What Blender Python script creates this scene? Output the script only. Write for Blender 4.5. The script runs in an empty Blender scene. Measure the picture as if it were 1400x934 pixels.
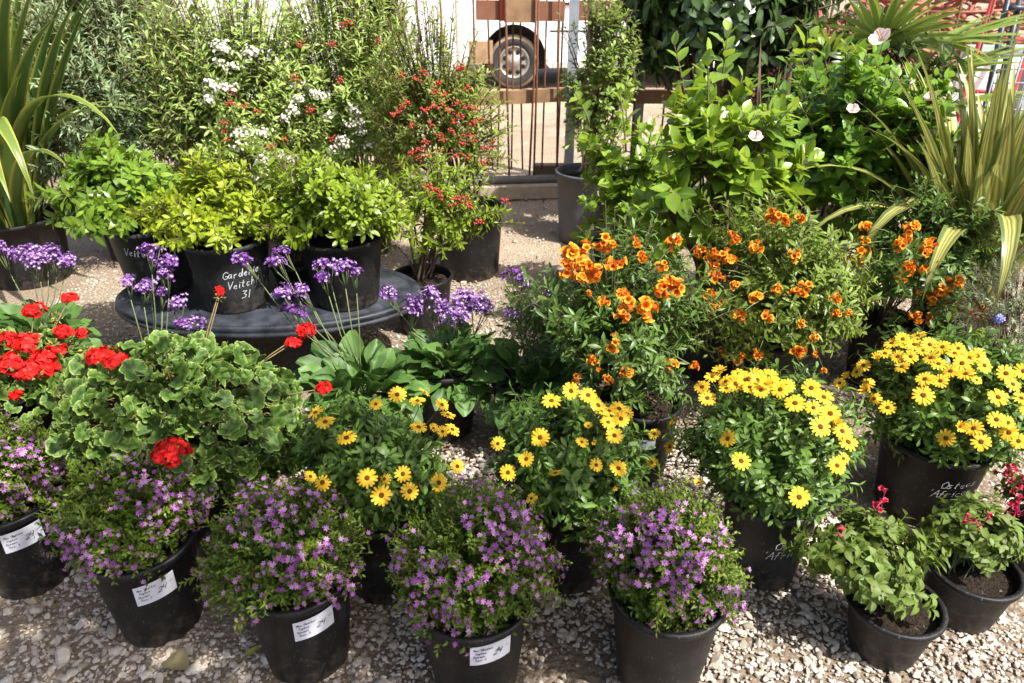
import bpy, math, numpy as np
from math import radians, sin, cos, tan, pi, atan2, sqrt

# ------------------------------------------------------------------ scene, camera
scene = bpy.context.scene
COL = scene.collection
H, PITCH, F = 1.70, radians(27.5), 1000.0
SUN = np.array([0.68, -0.52, 1.18]); SUN /= np.linalg.norm(SUN)

cam = bpy.data.cameras.new('camera'); co = bpy.data.objects.new('camera', cam); COL.objects.link(co)
cam.sensor_width = 36.0; cam.lens = 36.0 * F / 1400.0
cam.clip_start = 0.05; cam.clip_end = 500
co.location = (0, 0, H); co.rotation_euler = (pi / 2 - PITCH, 0, 0)
cam.dof.use_dof = True; cam.dof.focus_distance = 2.25; cam.dof.aperture_fstop = 5.0
scene.camera = co
FW = np.array([0, cos(PITCH), -sin(PITCH)]); UP = np.array([0, sin(PITCH), cos(PITCH)]); RT = np.array([1., 0, 0])
EYE = np.array([0, 0, H])

def ray(u, v):
    return FW + RT * (u - 700) / F + UP * (467 - v) / F
def atY(u, v, Y):
    d = ray(u, v); return EYE + d * (Y / d[1])
def atz(u, v, z):
    d = ray(u, v); return EYE + d * ((z - H) / d[2])
def onhull(u, v, c, r):
    """first point where a sight line meets an ellipsoid (or its nearest approach)"""
    c = np.array(c, float); r = np.array(r, float)
    d = ray(u, v) / r; o = (EYE - c) / r
    a = d @ d; b = o @ d; cc = o @ o - 1
    D = b * b - a * cc
    t = (-b - sqrt(D)) / a if D > 0 else -b / a
    return EYE + ray(u, v) * t

# ------------------------------------------------------------------ world, sun
w = bpy.data.worlds.new('World'); scene.world = w; w.use_nodes = True
nt = w.node_tree; nt.nodes.clear()
sky = nt.nodes.new('ShaderNodeTexSky'); sky.sky_type = 'NISHITA'; sky.sun_disc = False; sky.dust_density = 3.5; sky.air_density = .8; sky.ozone_density = .6
sky.sun_elevation = math.asin(SUN[2]); sky.sun_rotation = atan2(SUN[0], SUN[1])
bg = nt.nodes.new('ShaderNodeBackground'); bg.inputs[1].default_value = 0.12
wo = nt.nodes.new('ShaderNodeOutputWorld')
nt.links.new(sky.outputs[0], bg.inputs[0]); nt.links.new(bg.outputs[0], wo.inputs[0])
sl = bpy.data.lights.new('sun', 'SUN'); sl.energy = 4.7; sl.angle = radians(0.53); sl.color = (1, 0.965, 0.91)
so = bpy.data.objects.new('sun', sl); COL.objects.link(so)
from mathutils import Vector
so.rotation_euler = Vector(SUN).to_track_quat('Z', 'Y').to_euler(); so.location = (4, -3, 8)
scene.view_settings.view_transform = 'Standard'; scene.view_settings.look = 'None'
scene.view_settings.gamma = 1; scene.view_settings.exposure = 1.04
scene.cycles.max_bounces = 8; scene.cycles.diffuse_bounces = 4; scene.cycles.glossy_bounces = 2
scene.cycles.transmission_bounces = 4; scene.cycles.transparent_max_bounces = 4

# ------------------------------------------------------------------ materials
def newmat(name):
    m = bpy.data.materials.new(name); m.use_nodes = True
    n = m.node_tree; n.nodes.clear()
    return m, n, n.nodes.new('ShaderNodeOutputMaterial')
def rgba(c): return (c[0], c[1], c[2], 1)
def mixc(n, fac, a, b):
    x = n.nodes.new('ShaderNodeMix'); x.data_type = 'RGBA'
    for sock, val in ((x.inputs[0], fac), (x.inputs[6], a), (x.inputs[7], b)):
        if hasattr(val, 'is_linked'): n.links.new(val, sock)
        elif isinstance(val, (int, float)): sock.default_value = val
        else: sock.default_value = rgba(val)
    return x.outputs[2]
def attr(n, name):
    a = n.nodes.new('ShaderNodeAttribute'); a.attribute_name = name; return a.outputs['Fac']
def noise(n, scale, detail=4, rough=.55, coord='Object'):
    tc = n.nodes.new('ShaderNodeTexCoord'); x = n.nodes.new('ShaderNodeTexNoise')
    x.inputs['Scale'].default_value = scale; x.inputs['Detail'].default_value = detail
    x.inputs['Roughness'].default_value = rough
    n.links.new(tc.outputs[coord], x.inputs['Vector']); return x.outputs['Fac']
def ramp(n, fac, stops, interp='LINEAR'):
    r = n.nodes.new('ShaderNodeValToRGB'); r.color_ramp.interpolation = interp
    e = r.color_ramp.elements
    while len(e) < len(stops): e.new(0.5)
    for k, (p, c) in enumerate(stops):
        e[k].position = p; e[k].color = rgba(c) if not isinstance(c, (int, float)) else (c, c, c, 1)
    n.links.new(fac, r.inputs[0]); return r.outputs[0]
def bump(n, h, strength, dist):
    b = n.nodes.new('ShaderNodeBump'); b.inputs['Strength'].default_value = strength
    b.inputs['Distance'].default_value = dist; n.links.new(h, b.inputs['Height']); return b.outputs[0]
def setin(n, sock, v):
    if hasattr(v, 'is_linked'): n.links.new(v, sock)
    elif isinstance(v, (int, float)): sock.default_value = v
    else: sock.default_value = rgba(v)
def principled(n, out, col, rough=.5, spec=.5, metal=0, normal=None):
    p = n.nodes.new('ShaderNodeBsdfPrincipled')
    setin(n, p.inputs['Base Color'], col); setin(n, p.inputs['Roughness'], rough)
    p.inputs['Specular IOR Level'].default_value = spec; p.inputs['Metallic'].default_value = metal
    if normal is not None: n.links.new(normal, p.inputs['Normal'])
    if out: n.links.new(p.outputs[0], out.inputs[0])
    return p
def leafmat(name, c0, c1, rough=.42, trans=.28, edge=None, mid=None, spec=.4, zone=None):
    c1 = (min(.62, c1[0] * 1.18), min(.66, c1[1] * 1.20), c1[2] * .95); c0 = (c0[0] * 1.1, c0[1] * 1.1, c0[2] * .8)
    m, n, o = newmat(name)
    col = mixc(n, attr(n, 'tint'), c0, c1)
    if mid is not None:
        col = mixc(n, ramp(n, attr(n, 'edge'), [(0, 1.), (.28, 0.)]), col, mid)
    if zone is not None:
        col = mixc(n, ramp(n, attr(n, 'edge'), [(.3, 0.), (.45, .8), (.55, .8), (.7, 0.)]), col, zone)
    if edge is not None:
        col = mixc(n, ramp(n, attr(n, 'edge'), [(.86, 0.), (.985, .85)]), col, edge)
    nz = noise(n, 55, 3)
    col = mixc(n, ramp(n, nz, [(.4, 0.), (.7, .28)]), col, tuple(.6 * x for x in c0))
    p = principled(n, None, col, rough, spec, normal=bump(n, nz, .12, .004))
    t = n.nodes.new('ShaderNodeBsdfTranslucent')
    tcol = mixc(n, .5, col, (c1[0] * 1.5, c1[1] * 1.35, c1[2] * .8)); n.links.new(tcol, t.inputs[0])
    mx = n.nodes.new('ShaderNodeMixShader'); mx.inputs[0].default_value = trans
    n.links.new(p.outputs[0], mx.inputs[1]); n.links.new(t.outputs[0], mx.inputs[2]); n.links.new(mx.outputs[0], o.inputs[0])
    return m
def petalmat(name, c0, c1, trans=.3, stops=None, rough=.55):
    m, n, o = newmat(name)
    col = mixc(n, attr(n, 'tint'), c0, c1)
    if stops: col = mixc(n, .85, col, ramp(n, attr(n, 'edge'), stops))
    p = principled(n, None, col, rough, .25)
    t = n.nodes.new('ShaderNodeBsdfTranslucent'); n.links.new(col, t.inputs[0])
    mx = n.nodes.new('ShaderNodeMixShader'); mx.inputs[0].default_value = trans
    n.links.new(p.outputs[0], mx.inputs[1]); n.links.new(t.outputs[0], mx.inputs[2]); n.links.new(mx.outputs[0], o.inputs[0])
    return m
def plain(name, c, rough=.5, spec=.5, metal=0, var=.25, scale=8, bumpd=0, dark=None):
    m, n, o = newmat(name)
    nz = noise(n, scale, 5, .6)
    col = mixc(n, ramp(n, nz, [(.35, 0.), (.7, 1.)]), c, dark if dark else tuple(x * (1 - var) for x in c))
    principled(n, o, col, rough, spec, metal, bump(n, nz, .5, bumpd) if bumpd else None)
    return m

M = {}
# pots: black plastic with dust and scuffs
def potmat(name, base, dust, amount):
    m, n, o = newmat(name)
    tc = n.nodes.new('ShaderNodeTexCoord'); mp = n.nodes.new('ShaderNodeMapping'); mp.inputs['Scale'].default_value = (1, 1, .5)
    n.links.new(tc.outputs['Object'], mp.inputs[0])
    a = n.nodes.new('ShaderNodeTexNoise'); a.inputs['Scale'].default_value = 9; a.inputs['Detail'].default_value = 7; a.inputs['Roughness'].default_value = .68
    n.links.new(mp.outputs[0], a.inputs['Vector'])
    sp = n.nodes.new('ShaderNodeTexNoise'); sp.inputs['Scale'].default_value = 210; sp.inputs['Detail'].default_value = 2
    n.links.new(mp.outputs[0], sp.inputs['Vector'])
    f = ramp(n, a.outputs['Fac'], [(.4, 0.), (.75, amount)])
    f2 = ramp(n, sp.outputs['Fac'], [(.64, 0.), (.72, .5)])
    col = mixc(n, f, base, dust); col = mixc(n, f2, col, (.16, .145, .12))
    sz_ = n.nodes.new('ShaderNodeSeparateXYZ'); n.links.new(tc.outputs['Object'], sz_.inputs[0])
    mr = n.nodes.new('ShaderNodeMapRange'); mr.inputs[1].default_value = 0; mr.inputs[2].default_value = .14; mr.inputs[3].default_value = .32; mr.inputs[4].default_value = 0; n.links.new(sz_.outputs['Z'], mr.inputs[0])
    ad = n.nodes.new('ShaderNodeMath'); ad.operation = 'ADD'; n.links.new(mr.outputs[0], ad.inputs[0])
    sp2 = n.nodes.new('ShaderNodeTexNoise'); sp2.inputs['Scale'].default_value = 38; sp2.inputs['Detail'].default_value = 6; n.links.new(tc.outputs['Object'], sp2.inputs['Vector']); n.links.new(sp2.outputs['Fac'], ad.inputs[1])
    col = mixc(n, ramp(n, ad.outputs[0], [(.66, 0.), (.9, .45)]), col, (.13, .10, .075))
    principled(n, o, col, ramp(n, a.outputs['Fac'], [(.3, .42), (.7, .65)]), .35, 0, bump(n, a.outputs['Fac'], .1, .004))
    return m
M['pot'] = potmat('black_plastic', (.006, .006, .0065), (.030, .028, .026), .45)
M['pot_dusty'] = potmat('dusty_black_plastic', (.010, .011, .012), (.060, .060, .060), .75)
M['pot_grey'] = potmat('grey_plastic', (.075, .082, .095), (.14, .14, .145), .7)
M['tub'] = potmat('tub_rubber', (.010, .012, .017), (.075, .085, .10), .7)
def soilmat():
    m, n, o = newmat('soil'); a = noise(n, 140, 4, .7); b = noise(n, 60, 2)
    col = mixc(n, ramp(n, a, [(.4, 0.), (.62, 1.)]), (.014, .010, .007), (.06, .042, .028))
    col = mixc(n, ramp(n, b, [(.68, 0.), (.72, .8)]), col, (.25, .21, .16))
    principled(n, o, col, .95, .2, normal=bump(n, a, 1., .02)); return m
M['soil'] = soilmat()
M['paper'] = plain('label_paper', (.72, .73, .80), .6, .3, var=.06)
M['paper_grey'] = plain('grey_label', (.34, .35, .37), .6, .3, var=.1)
M['ink'] = plain('ink', (.05, .05, .08), .6, .3)
M['chalk'] = plain('chalk_pen', (.62, .63, .66), .8, .2, var=.3, scale=90)
M['cup_leaf'] = leafmat('cuphea_leaf', (.030, .064, .008), (.16, .23, .022), .42, .28)
M['cup_flower'] = petalmat('cuphea_petal', (.27, .05, .30), (.64, .31, .63), .3)
M['dai_leaf'] = leafmat('daisy_leaf', (.034, .080, .014), (.125, .215, .036), .42, .24, mid=(.14, .22, .06))
M['dai_petal'] = petalmat('daisy_petal', (.84, .46, .012), (.93, .66, .06), .3, rough=.6)
M['dai_eye'] = plain('daisy_eye', (.16, .055, .008), .8, .2, var=.7, scale=400, bumpd=.004)
M['ger_leaf'] = leafmat('geranium_leaf', (.046, .105, .016), (.115, .20, .034), .55, .26, edge=(.36, .43, .13), mid=(.16, .24, .07), zone=(.04, .075, .018))
M['ger_red'] = petalmat('geranium_petal', (.42, .004, .008), (.82, .028, .018), .25)
M['bud'] = leafmat('bud', (.16, .12, .04), (.35, .28, .10), .6, .1)
M['sta_leaf'] = leafmat('statice_leaf', (.032, .080, .022), (.095, .18, .045), .5, .22, mid=(.14, .23, .08), spec=.35)
M['sta_flower'] = petalmat('statice_calyx', (.17, .05, .26), (.42, .23, .52), .25)
M['sta_white'] = petalmat('statice_corolla', (.72, .66, .78), (.85, .80, .86), .2)
M['tec_leaf'] = leafmat('tecoma_leaf', (.035, .085, .018), (.12, .20, .035), .42, .25, mid=(.10, .16, .04))
M['tec_leaf_pale'] = leafmat('tecoma_leaf_pale', (.075, .13, .022), (.22, .29, .06), .42, .3)
M['tec_flower'] = petalmat('tecoma_trumpet', (.80, .28, .02), (.88, .36, .03), .25, [(0, (.42, .05, .012)), (.62, (.66, .10, .012)), (.82, (.84, .25, .012)), (.93, (.90, .40, .02)), (1, (.93, .53, .035))])
M['hib_leaf'] = leafmat('hibiscus_leaf', (.075, .16, .018), (.30, .42, .05), .3, .38, mid=(.22, .30, .07), spec=.6)
M['hib_leaf_dark'] = leafmat('hibiscus_leaf_deep', (.055, .14, .020), (.23, .38, .055), .28, .34, mid=(.16, .26, .07), spec=.5)
M['hib_flower'] = petalmat('hibiscus_petal', (.80, .62, .58), (.88, .80, .76), .3, [(0, (.72, .22, .22)), (.35, (.84, .66, .60)), (1, (.88, .80, .76))])
M['stamen'] = plain('stamen', (.75, .35, .25), .6)
M['gar_leaf'] = leafmat('gardenia_leaf', (.06, .13, .014), (.19, .29, .030), .3, .3, mid=(.2, .28, .06), spec=.5)
M['gold_leaf'] = leafmat('golden_leaf', (.10, .15, .014), (.34, .41, .028), .38, .3)
M['lime_leaf'] = leafmat('lime_leaf', (.10, .15, .014), (.25, .34, .032), .38, .3)
M['silver_leaf'] = leafmat('silver_leaf', (.13, .19, .12), (.36, .46, .31), .5, .28)
M['pyr_leaf'] = leafmat('pyracantha_leaf', (.10, .18, .035), (.42, .52, .19), .4, .3)
M['berry_leaf'] = leafmat('berry_shrub_leaf', (.075, .13, .025), (.32, .36, .08), .4, .3)
M['berry'] = plain('berry_skin', (.50, .035, .018), .3, .5, var=.35, scale=60)
M['white_fl'] = petalmat('white_blossom', (.66, .64, .48), (.80, .79, .70), .3)
M['deep_leaf'] = leafmat('deep_leaf', (.018, .042, .014), (.070, .115, .036), .25, .14, mid=(.08, .13, .05), spec=.6)
M['climb_leaf'] = leafmat('climber_leaf', (.07, .13, .025), (.28, .36, .10), .35, .3)
M['salvia_leaf'] = leafmat('salvia_leaf', (.085, .105, .026), (.14, .225, .038), .55, .3, mid=(.17, .24, .06), edge=(.19, .17, .06))
M['salvia_red'] = petalmat('salvia_petal', (.40, .02, .06), (.62, .05, .10), .2)
M['rose_leaf'] = leafmat('rosemary_leaf', (.11, .15, .10), (.36, .40, .30), .55, .15)
M['rose_fl'] = petalmat('rosemary_petal', (.22, .22, .62), (.40, .40, .78), .25)
M['palm_leaf'] = leafmat('palm_leaf', (.075, .13, .03), (.26, .34, .09), .38, .25)
def strapmat(name, g0, g1, stripe, pos):
    m, n, o = newmat(name)
    col = mixc(n, attr(n, 'tint'), g0, g1)
    s = ramp(n, attr(n, 'edge'), pos)
    col = mixc(n, s, col, stripe)
    nz = noise(n, 14, 4)
    col = mixc(n, ramp(n, nz, [(.55, 0.), (.8, .45)]), col, (.20, .16, .05))
    p = principled(n, None, col, .38, .45)
    t = n.nodes.new('ShaderNodeBsdfTranslucent'); n.links.new(col, t.inputs[0])
    mx = n.nodes.new('ShaderNodeMixShader'); mx.inputs[0].default_value = .25
    n.links.new(p.outputs[0], mx.inputs[1]); n.links.new(t.outputs[0], mx.inputs[2]); n.links.new(mx.outputs[0], o.inputs[0])
    return m
M['strap'] = strapmat('flax_leaf', (.042, .092, .022), (.14, .21, .04), (.44, .44, .07), [(.0, .75), (.10, .55), (.20, 0.), (.80, 0.), (.90, .55), (1., .75)])
M['strap_var'] = strapmat('flax_leaf_striped', (.060, .11, .035), (.13, .18, .05), (.58, .52, .14), [(0, .1), (.18, 0.), (.30, .95), (.42, .15), (.5, 1.), (.58, .1), (.70, .95), (.82, 0.), (1, .5)])
M['stem'] = plain('green_stem', (.075, .10, .03), .6, .3, var=.4, scale=30)
M['pale_stem'] = plain('pale_stem', (.16, .20, .08), .6, .3, var=.3, scale=30)
M['twig'] = plain('twig_bark', (.17, .12, .085), .8, .2, var=.5, scale=40, bumpd=.003)
M['ger_stalk'] = plain('red_stalk', (.20, .15, .06), .6, .3, var=.4, scale=30)
M['bronze'] = plain('bronze_stalk', (.085, .045, .045), .5, .3, var=.4, scale=20)

# ------------------------------------------------------------------ object helpers
def tag(o, label=None, cat=None, group=None, kind=None):
    if label: o['label'] = label
    if cat: o['category'] = cat
    if group: o['group'] = group
    if kind: o['kind'] = kind
    return o
def thing(name, label, cat, loc=(0, 0, 0), group=None):
    o = bpy.data.objects.new(name, None); COL.objects.link(o)
    o.location = tuple(float(x) for x in loc); o.empty_display_size = .05
    return tag(o, label, cat, group)
def nrm(a):
    return a / np.maximum(np.linalg.norm(a, axis=-1, keepdims=True), 1e-9)

class MB:
    """mesh collector: arrays of vertices and faces with two float attributes"""
    def __init__(s):
        s.V = []; s.F = {}; s.n = 0; s.T = []; s.E = []
    def add(s, V, faces, tint=.5, edge=.5, mat=0):
        V = np.asarray(V, float).reshape(-1, 3); k = len(V)
        s.V.append(V)
        s.T.append(np.broadcast_to(np.asarray(tint, float), (k,)).copy())
        s.E.append(np.broadcast_to(np.asarray(edge, float), (k,)).copy())
        if not isinstance(faces, dict):
            g = {}
            for f in faces: g.setdefault(len(f), []).append(f)
            faces = {q: np.array(v) for q, v in g.items()}
        for q, a in faces.items():
            s.F.setdefault((q, mat), []).append(np.asarray(a) + s.n)
        s.n += k
    def inst(s, tpl, R, P, tint, mat=0):
        """N copies of a template: R (N,3,3) columns = x,y,z axes incl. scale"""
        V, F, E = tpl; N = len(P); m = len(V)
        if N == 0: return
        W = np.einsum('nij,mj->nmi', R, V) + P[:, None, :]
        off = (np.arange(N) * m)
        fs = {q: (a[None] + off[:, None, None]).reshape(-1, q) for q, a in F.items()}
        s.add(W.reshape(-1, 3), fs, np.repeat(tint, m), np.tile(E, N), mat)
    def tubes(s, P, r, sides=4, mat=0, tint=.5):
        """P (n,k,3) polylines, r (k,) or (n,k) radii"""
        P = np.asarray(P, float)
        if P.ndim == 2: P = P[None]
        n, k, _ = P.shape
        r = np.broadcast_to(np.asarray(r, float), (n, k))
        T = nrm(np.gradient(P, axis=1))
        ref = np.where(np.abs(T[..., 2:3]) > .9, np.array([1., 0, 0]), np.array([0, 0, 1.]))
        ref = np.broadcast_to(ref[:, :1], T.shape)
        A = nrm(np.cross(T, ref)); B = np.cross(T, A)
        th = np.arange(sides) * 2 * pi / sides
        V = P[:, :, None] + r[:, :, None, None] * (A[:, :, None] * np.cos(th)[:, None] + B[:, :, None] * np.sin(th)[:, None])
        idx = np.arange(n * k * sides).reshape(n, k, sides)
        a = idx[:, :-1]; b = idx[:, 1:]
        q = np.stack([a, np.roll(a, -1, 2), np.roll(b, -1, 2), b], -1).reshape(-1, 4)
        fs = {4: q}
        if sides == 4 or sides > 4:
            caps = np.concatenate([idx[:, 0, ::-1], idx[:, -1]], 0)
            if sides == 4: fs = {4: np.concatenate([q, caps])}
            else: fs = {4: q, sides: caps}
        s.add(V.reshape(-1, 3), fs, tint, .5, mat)
    def box(s, c, size, mat=0, ax=None, bev=0, tint=.5):
        hx, hy, hz = [x / 2 for x in size]
        V = np.array([[x, y, z] for z in (-hz, hz) for y in (-hy, hy) for x in (-hx, hx)])
        if ax is not None: V = V @ np.asarray(ax, float)
        s.add(V + np.asarray(c, float), [(0, 2, 3, 1), (4, 5, 7, 6), (0, 1, 5, 4), (2, 6, 7, 3), (0, 4, 6, 2), (1, 3, 7, 5)], tint, .5, mat)
    def lathe(s, prof, seg=40, c=(0, 0, 0), sx=1, sy=1, mat=0, closed=False):
        prof = np.asarray(prof, float); k = len(prof)
        th = np.arange(seg) * 2 * pi / seg
        V = np.stack([prof[:, None, 0] * np.cos(th) * sx, prof[:, None, 0] * np.sin(th) * sy, np.broadcast_to(prof[:, None, 1], (k, seg))], -1) + np.asarray(c, float)
        idx = np.arange(k * seg).reshape(k, seg)
        a, b = idx[:-1], idx[1:]
        s.add(V.reshape(-1, 3), {4: np.stack([a, np.roll(a, -1, 1), np.roll(b, -1, 1), b], -1).reshape(-1, 4)}, .5, .5, mat)
    def mesh(s, name, mats, origin=(0, 0, 0), smooth=True):
        me = bpy.data.meshes.new(name)
        V = (np.concatenate(s.V) - np.asarray(origin, float)).astype(np.float32)
        me.vertices.add(len(V)); me.vertices.foreach_set('co', V.ravel())
        ls = []; st = []; tot = []; mi = []; c = 0
        for (q, mt), lst in s.F.items():
            a = np.concatenate(lst).astype(np.int32)
            ls.append(a.ravel()); st.append(c + np.arange(len(a)) * q); tot.append(np.full(len(a), q)); mi.append(np.full(len(a), mt)); c += a.size
        ls = np.concatenate(ls); st = np.concatenate(st).astype(np.int32)
        me.loops.add(len(ls)); me.loops.foreach_set('vertex_index', ls)
        me.polygons.add(len(st)); me.polygons.foreach_set('loop_start', st)
        me.polygons.foreach_set('material_index', np.concatenate(mi).astype(np.int32))
        me.update(calc_edges=True)
        me.polygons.foreach_set('use_smooth', np.full(len(st), bool(smooth)))
        for nm, arr in (('tint', s.T), ('edge', s.E)):
            at = me.attributes.new(nm, 'FLOAT', 'POINT'); at.data.foreach_set('value', np.concatenate(arr).astype(np.float32))
        for m in (mats if isinstance(mats, (list, tuple)) else [mats]): me.materials.append(m)
        me.validate(); return me
    def obj(s, name, mats, parent=None, origin=None, smooth=True):
        if origin is None: origin = tuple(parent.location) if parent and parent.parent is None else (tuple(parent.parent.location) if parent else (0, 0, 0))
        return link(name, s.mesh(name, mats, origin, smooth), parent)
def link(name, me, parent=None, loc=None, rot=None, scale=None):
    o = bpy.data.objects.new(name, me); COL.objects.link(o)
    if parent: o.parent = parent
    if loc is not None: o.location = tuple(float(x) for x in loc)
    if rot is not None: o.rotation_euler = rot
    if scale is not None: o.scale = (scale,) * 3 if isinstance(scale, float) else scale
    return o
def frame(d, n):
    """(N,3,3) with columns x, d, z ; z close to n"""
    d = nrm(d); x = nrm(np.cross(d, n)); z = np.cross(x, d)
    return np.stack([x, d, z], -1)
def rotmat_to_euler(Rm):
    from mathutils import Matrix
    return Matrix(Rm.tolist()).to_euler()

# ------------------------------------------------------------------ leaf and flower templates
def fdict(F):
    g = {}
    for f in F: g.setdefault(len(f), []).append(f)
    return {q: np.array(a) for q, a in g.items()}
def t_leaf(W=.3, rows=4, fold=.25, droop=.18, peak=.45, wav=0., petiole=0., seed=0):
    rg = np.random.default_rng(seed)
    V = [(0, 0, 0)]; E = [0.]
    p = math.log(.5) / math.log(peak)
    for i in range(1, rows):
        t = i / rows; wd = W / 2 * sin(pi * t ** p) ** .85
        y = petiole + t * (1 - petiole); z = -droop * t * t
        for k, sx in enumerate((-1, 0, 1)):
            V.append((sx * wd, y, z + abs(sx) * wd * fold + (wav * rg.uniform(-1, 1) if sx else 0))); E.append(abs(sx))
    V.append((0, 1, -droop)); E.append(0.6)
    Fc = [(0, 2, 1), (0, 3, 2)]
    for i in range(rows - 2):
        a = 1 + 3 * i; b = a + 3
        Fc += [(a, a + 1, b + 1, b), (a + 1, a + 2, b + 2, b + 1)]
    a = 1 + 3 * (rows - 2); e = len(V) - 1
    Fc += [(a, a + 1, e), (a + 1, a + 2, e)]
    return np.array(V, float), fdict(Fc), np.array(E)
def t_small(W=.34, fold=.3, droop=.1):
    V = [(0, 0, 0), (-W / 2, .5, fold * W / 2), (0, .5, -droop * .3), (W / 2, .5, fold * W / 2), (0, 1, -droop)]
    return np.array(V, float), fdict([(0, 2, 4, 1), (0, 3, 4, 2)]), np.array([0, 1, 0, 1, .5])
def t_geranium(seed):
    rg = np.random.default_rng(seed)
    na, rads = 43, (.0, .35, .62, .84, .97, 1.)
    th = np.radians(np.linspace(-158, 158, na)) + pi / 2
    ph = rg.uniform(0, 6)
    V = [(0, 0, 0)]; E = [0.]
    cup = rg.uniform(.1, .4)
    for r in rads[1:]:
        for a in th:
            lob = 1 - .15 * (1 - abs(cos(3.5 * (a - pi / 2)))) ** 2 * (r > .5) - .05 * rg.uniform() * (r > .8)
            rr = r * lob
            z = cup * rr * rr * .55 + .11 * rr ** 2 * sin(7 * a + ph) + .06 * rr ** 3 * sin(15 * a + ph * 2)
            V.append((rr * cos(a), rr * sin(a) * .94 , z)); E.append(r)
    Fc = [(0, 1 + i, 2 + i) for i in range(na - 1)]
    for k in range(len(rads) - 2):
        o = 1 + k * na
        Fc += [(o + i, o + na + i, o + na + i + 1, o + i + 1) for i in range(na - 1)]
    return np.array(V, float), fdict(Fc), np.array(E)
def t_spat(seed):
    rg = np.random.default_rng(seed)
    rows, cols = 8, 5
    V = []; E = []
    for i in range(rows):
        t = i / (rows - 1)
        wd = .035 + .26 * max(0, sin(pi * min(1, max(0, (t - .12) / .9)) ** 1.3)) ** .8 if t < .99 else .06
        bend = rg.uniform(-.02, .02)
        for j in range(cols):
            x = (j / (cols - 1) * 2 - 1)
            wave = .06 * sin(t * 15 + 2.4 * x + seed) * abs(x) ** 1.5 + .03 * sin(t * 7 + seed * 2)
            V.append((x * wd + bend, t, .10 * abs(x) * wd / .25 + wave + .25 * t - .42 * t * t)); E.append(abs(x))
    Fc = [(i * cols + j, i * cols + j + 1, (i + 1) * cols + j + 1, (i + 1) * cols + j) for i in range(rows - 1) for j in range(cols - 1)]
    return np.array(V, float), fdict(Fc), np.array(E)
L_SMALL = [t_small(.36, .3, .12), t_small(.3, .4, .2)]
L_CUP = [t_small(.50, .25, .12), t_small(.44, .35, .2)]
L_LANCE = [t_leaf(.26, 4, .3, .2, .5), t_leaf(.3, 4, .2, .38, .55), t_leaf(.24, 4, .45, .08, .5)]
L_OBOV = [t_leaf(.36, 5, .25, .22, .66), t_leaf(.40, 5, .15, .4, .62), t_leaf(.34, 5, .4, .1, .64)]
L_HIB = [t_leaf(.62, 6, .25, .12, .40, .015, .08, 11), t_leaf(.56, 6, .42, .02, .42, .02, .08, 12), t_leaf(.66, 6, .15, .25, .38, .02, .08, 13)]
L_OVATE = [t_leaf(.62, 6, .28, .28, .40, .015, .08, 1), t_leaf(.56, 6, .45, .12, .42, .02, .08, 2), t_leaf(.66, 6, .12, .5, .38, .015, .08, 3)]
L_ELL = [t_leaf(.42, 6, .22, .3, .5), t_leaf(.38, 6, .35, .15, .52), t_leaf(.44, 6, .1, .5, .5)]
L_NEED = [t_small(.13, .3, .1)]
L_NEEDW = [t_small(.22, .3, .1), t_small(.19, .5, .25)]
L_GER = [t_geranium(k) for k in range(6)]
L_SPAT = [t_spat(k) for k in range(5)]
def t_star(n=6, r=1., w=.5, lift=.25, inner=.12):
    V = [(0, 0, 0)]; Fc = []; E = [0.]
    for k in range(n):
        a = 2 * pi * k / n; ca, sa = cos(a), sin(a)
        b = len(V)
        for rr, ww, zz in ((.55, w, lift * .6), (1., w * .35, lift)):
            for s_ in (-1, 1):
                V.append((r * (rr * ca - s_ * ww * .5 * sa), r * (rr * sa + s_ * ww * .5 * ca), r * zz)); E.append(rr)
        Fc += [(0, b, b + 1), (b, b + 2, b + 3, b + 1)]
    return np.array(V, float), fdict(Fc), np.array(E)
T_STAR6 = t_star(6, 1, .62, .25); T_STAR5 = t_star(5, 1, .9, .2)
def ico(sub=1):
    g = (1 + 5 ** .5) / 2
    V = [(-1, g, 0), (1, g, 0), (-1, -g, 0), (1, -g, 0), (0, -1, g), (0, 1, g), (0, -1, -g), (0, 1, -g), (g, 0, -1), (g, 0, 1), (-g, 0, -1), (-g, 0, 1)]
    Fc = [(0, 11, 5), (0, 5, 1), (0, 1, 7), (0, 7, 10), (0, 10, 11), (1, 5, 9), (5, 11, 4), (11, 10, 2), (10, 7, 6), (7, 1, 8), (3, 9, 4), (3, 4, 2), (3, 2, 6), (3, 6, 8), (3, 8, 9), (4, 9, 5), (2, 4, 11), (6, 2, 10), (8, 6, 7), (9, 8, 1)]
    V = [np.array(v) / np.linalg.norm(v) for v in V]
    for _ in range(sub):
        cache = {}; N = []
        def mid(a, b):
            k = (min(a, b), max(a, b))
            if k not in cache:
                m = V[a] + V[b]; V.append(m / np.linalg.norm(m)); cache[k] = len(V) - 1
            return cache[k]
        for a, b, c in Fc:
            x, y, z = mid(a, b), mid(b, c), mid(c, a); N += [(a, x, z), (b, y, x), (c, z, y), (x, y, z)]
        Fc = N
    return np.array(V), {3: np.array(Fc)}, np.full(len(V), .5)
ICO0, ICO1, ICO2 = ico(0), ico(1), ico(2)
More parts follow.
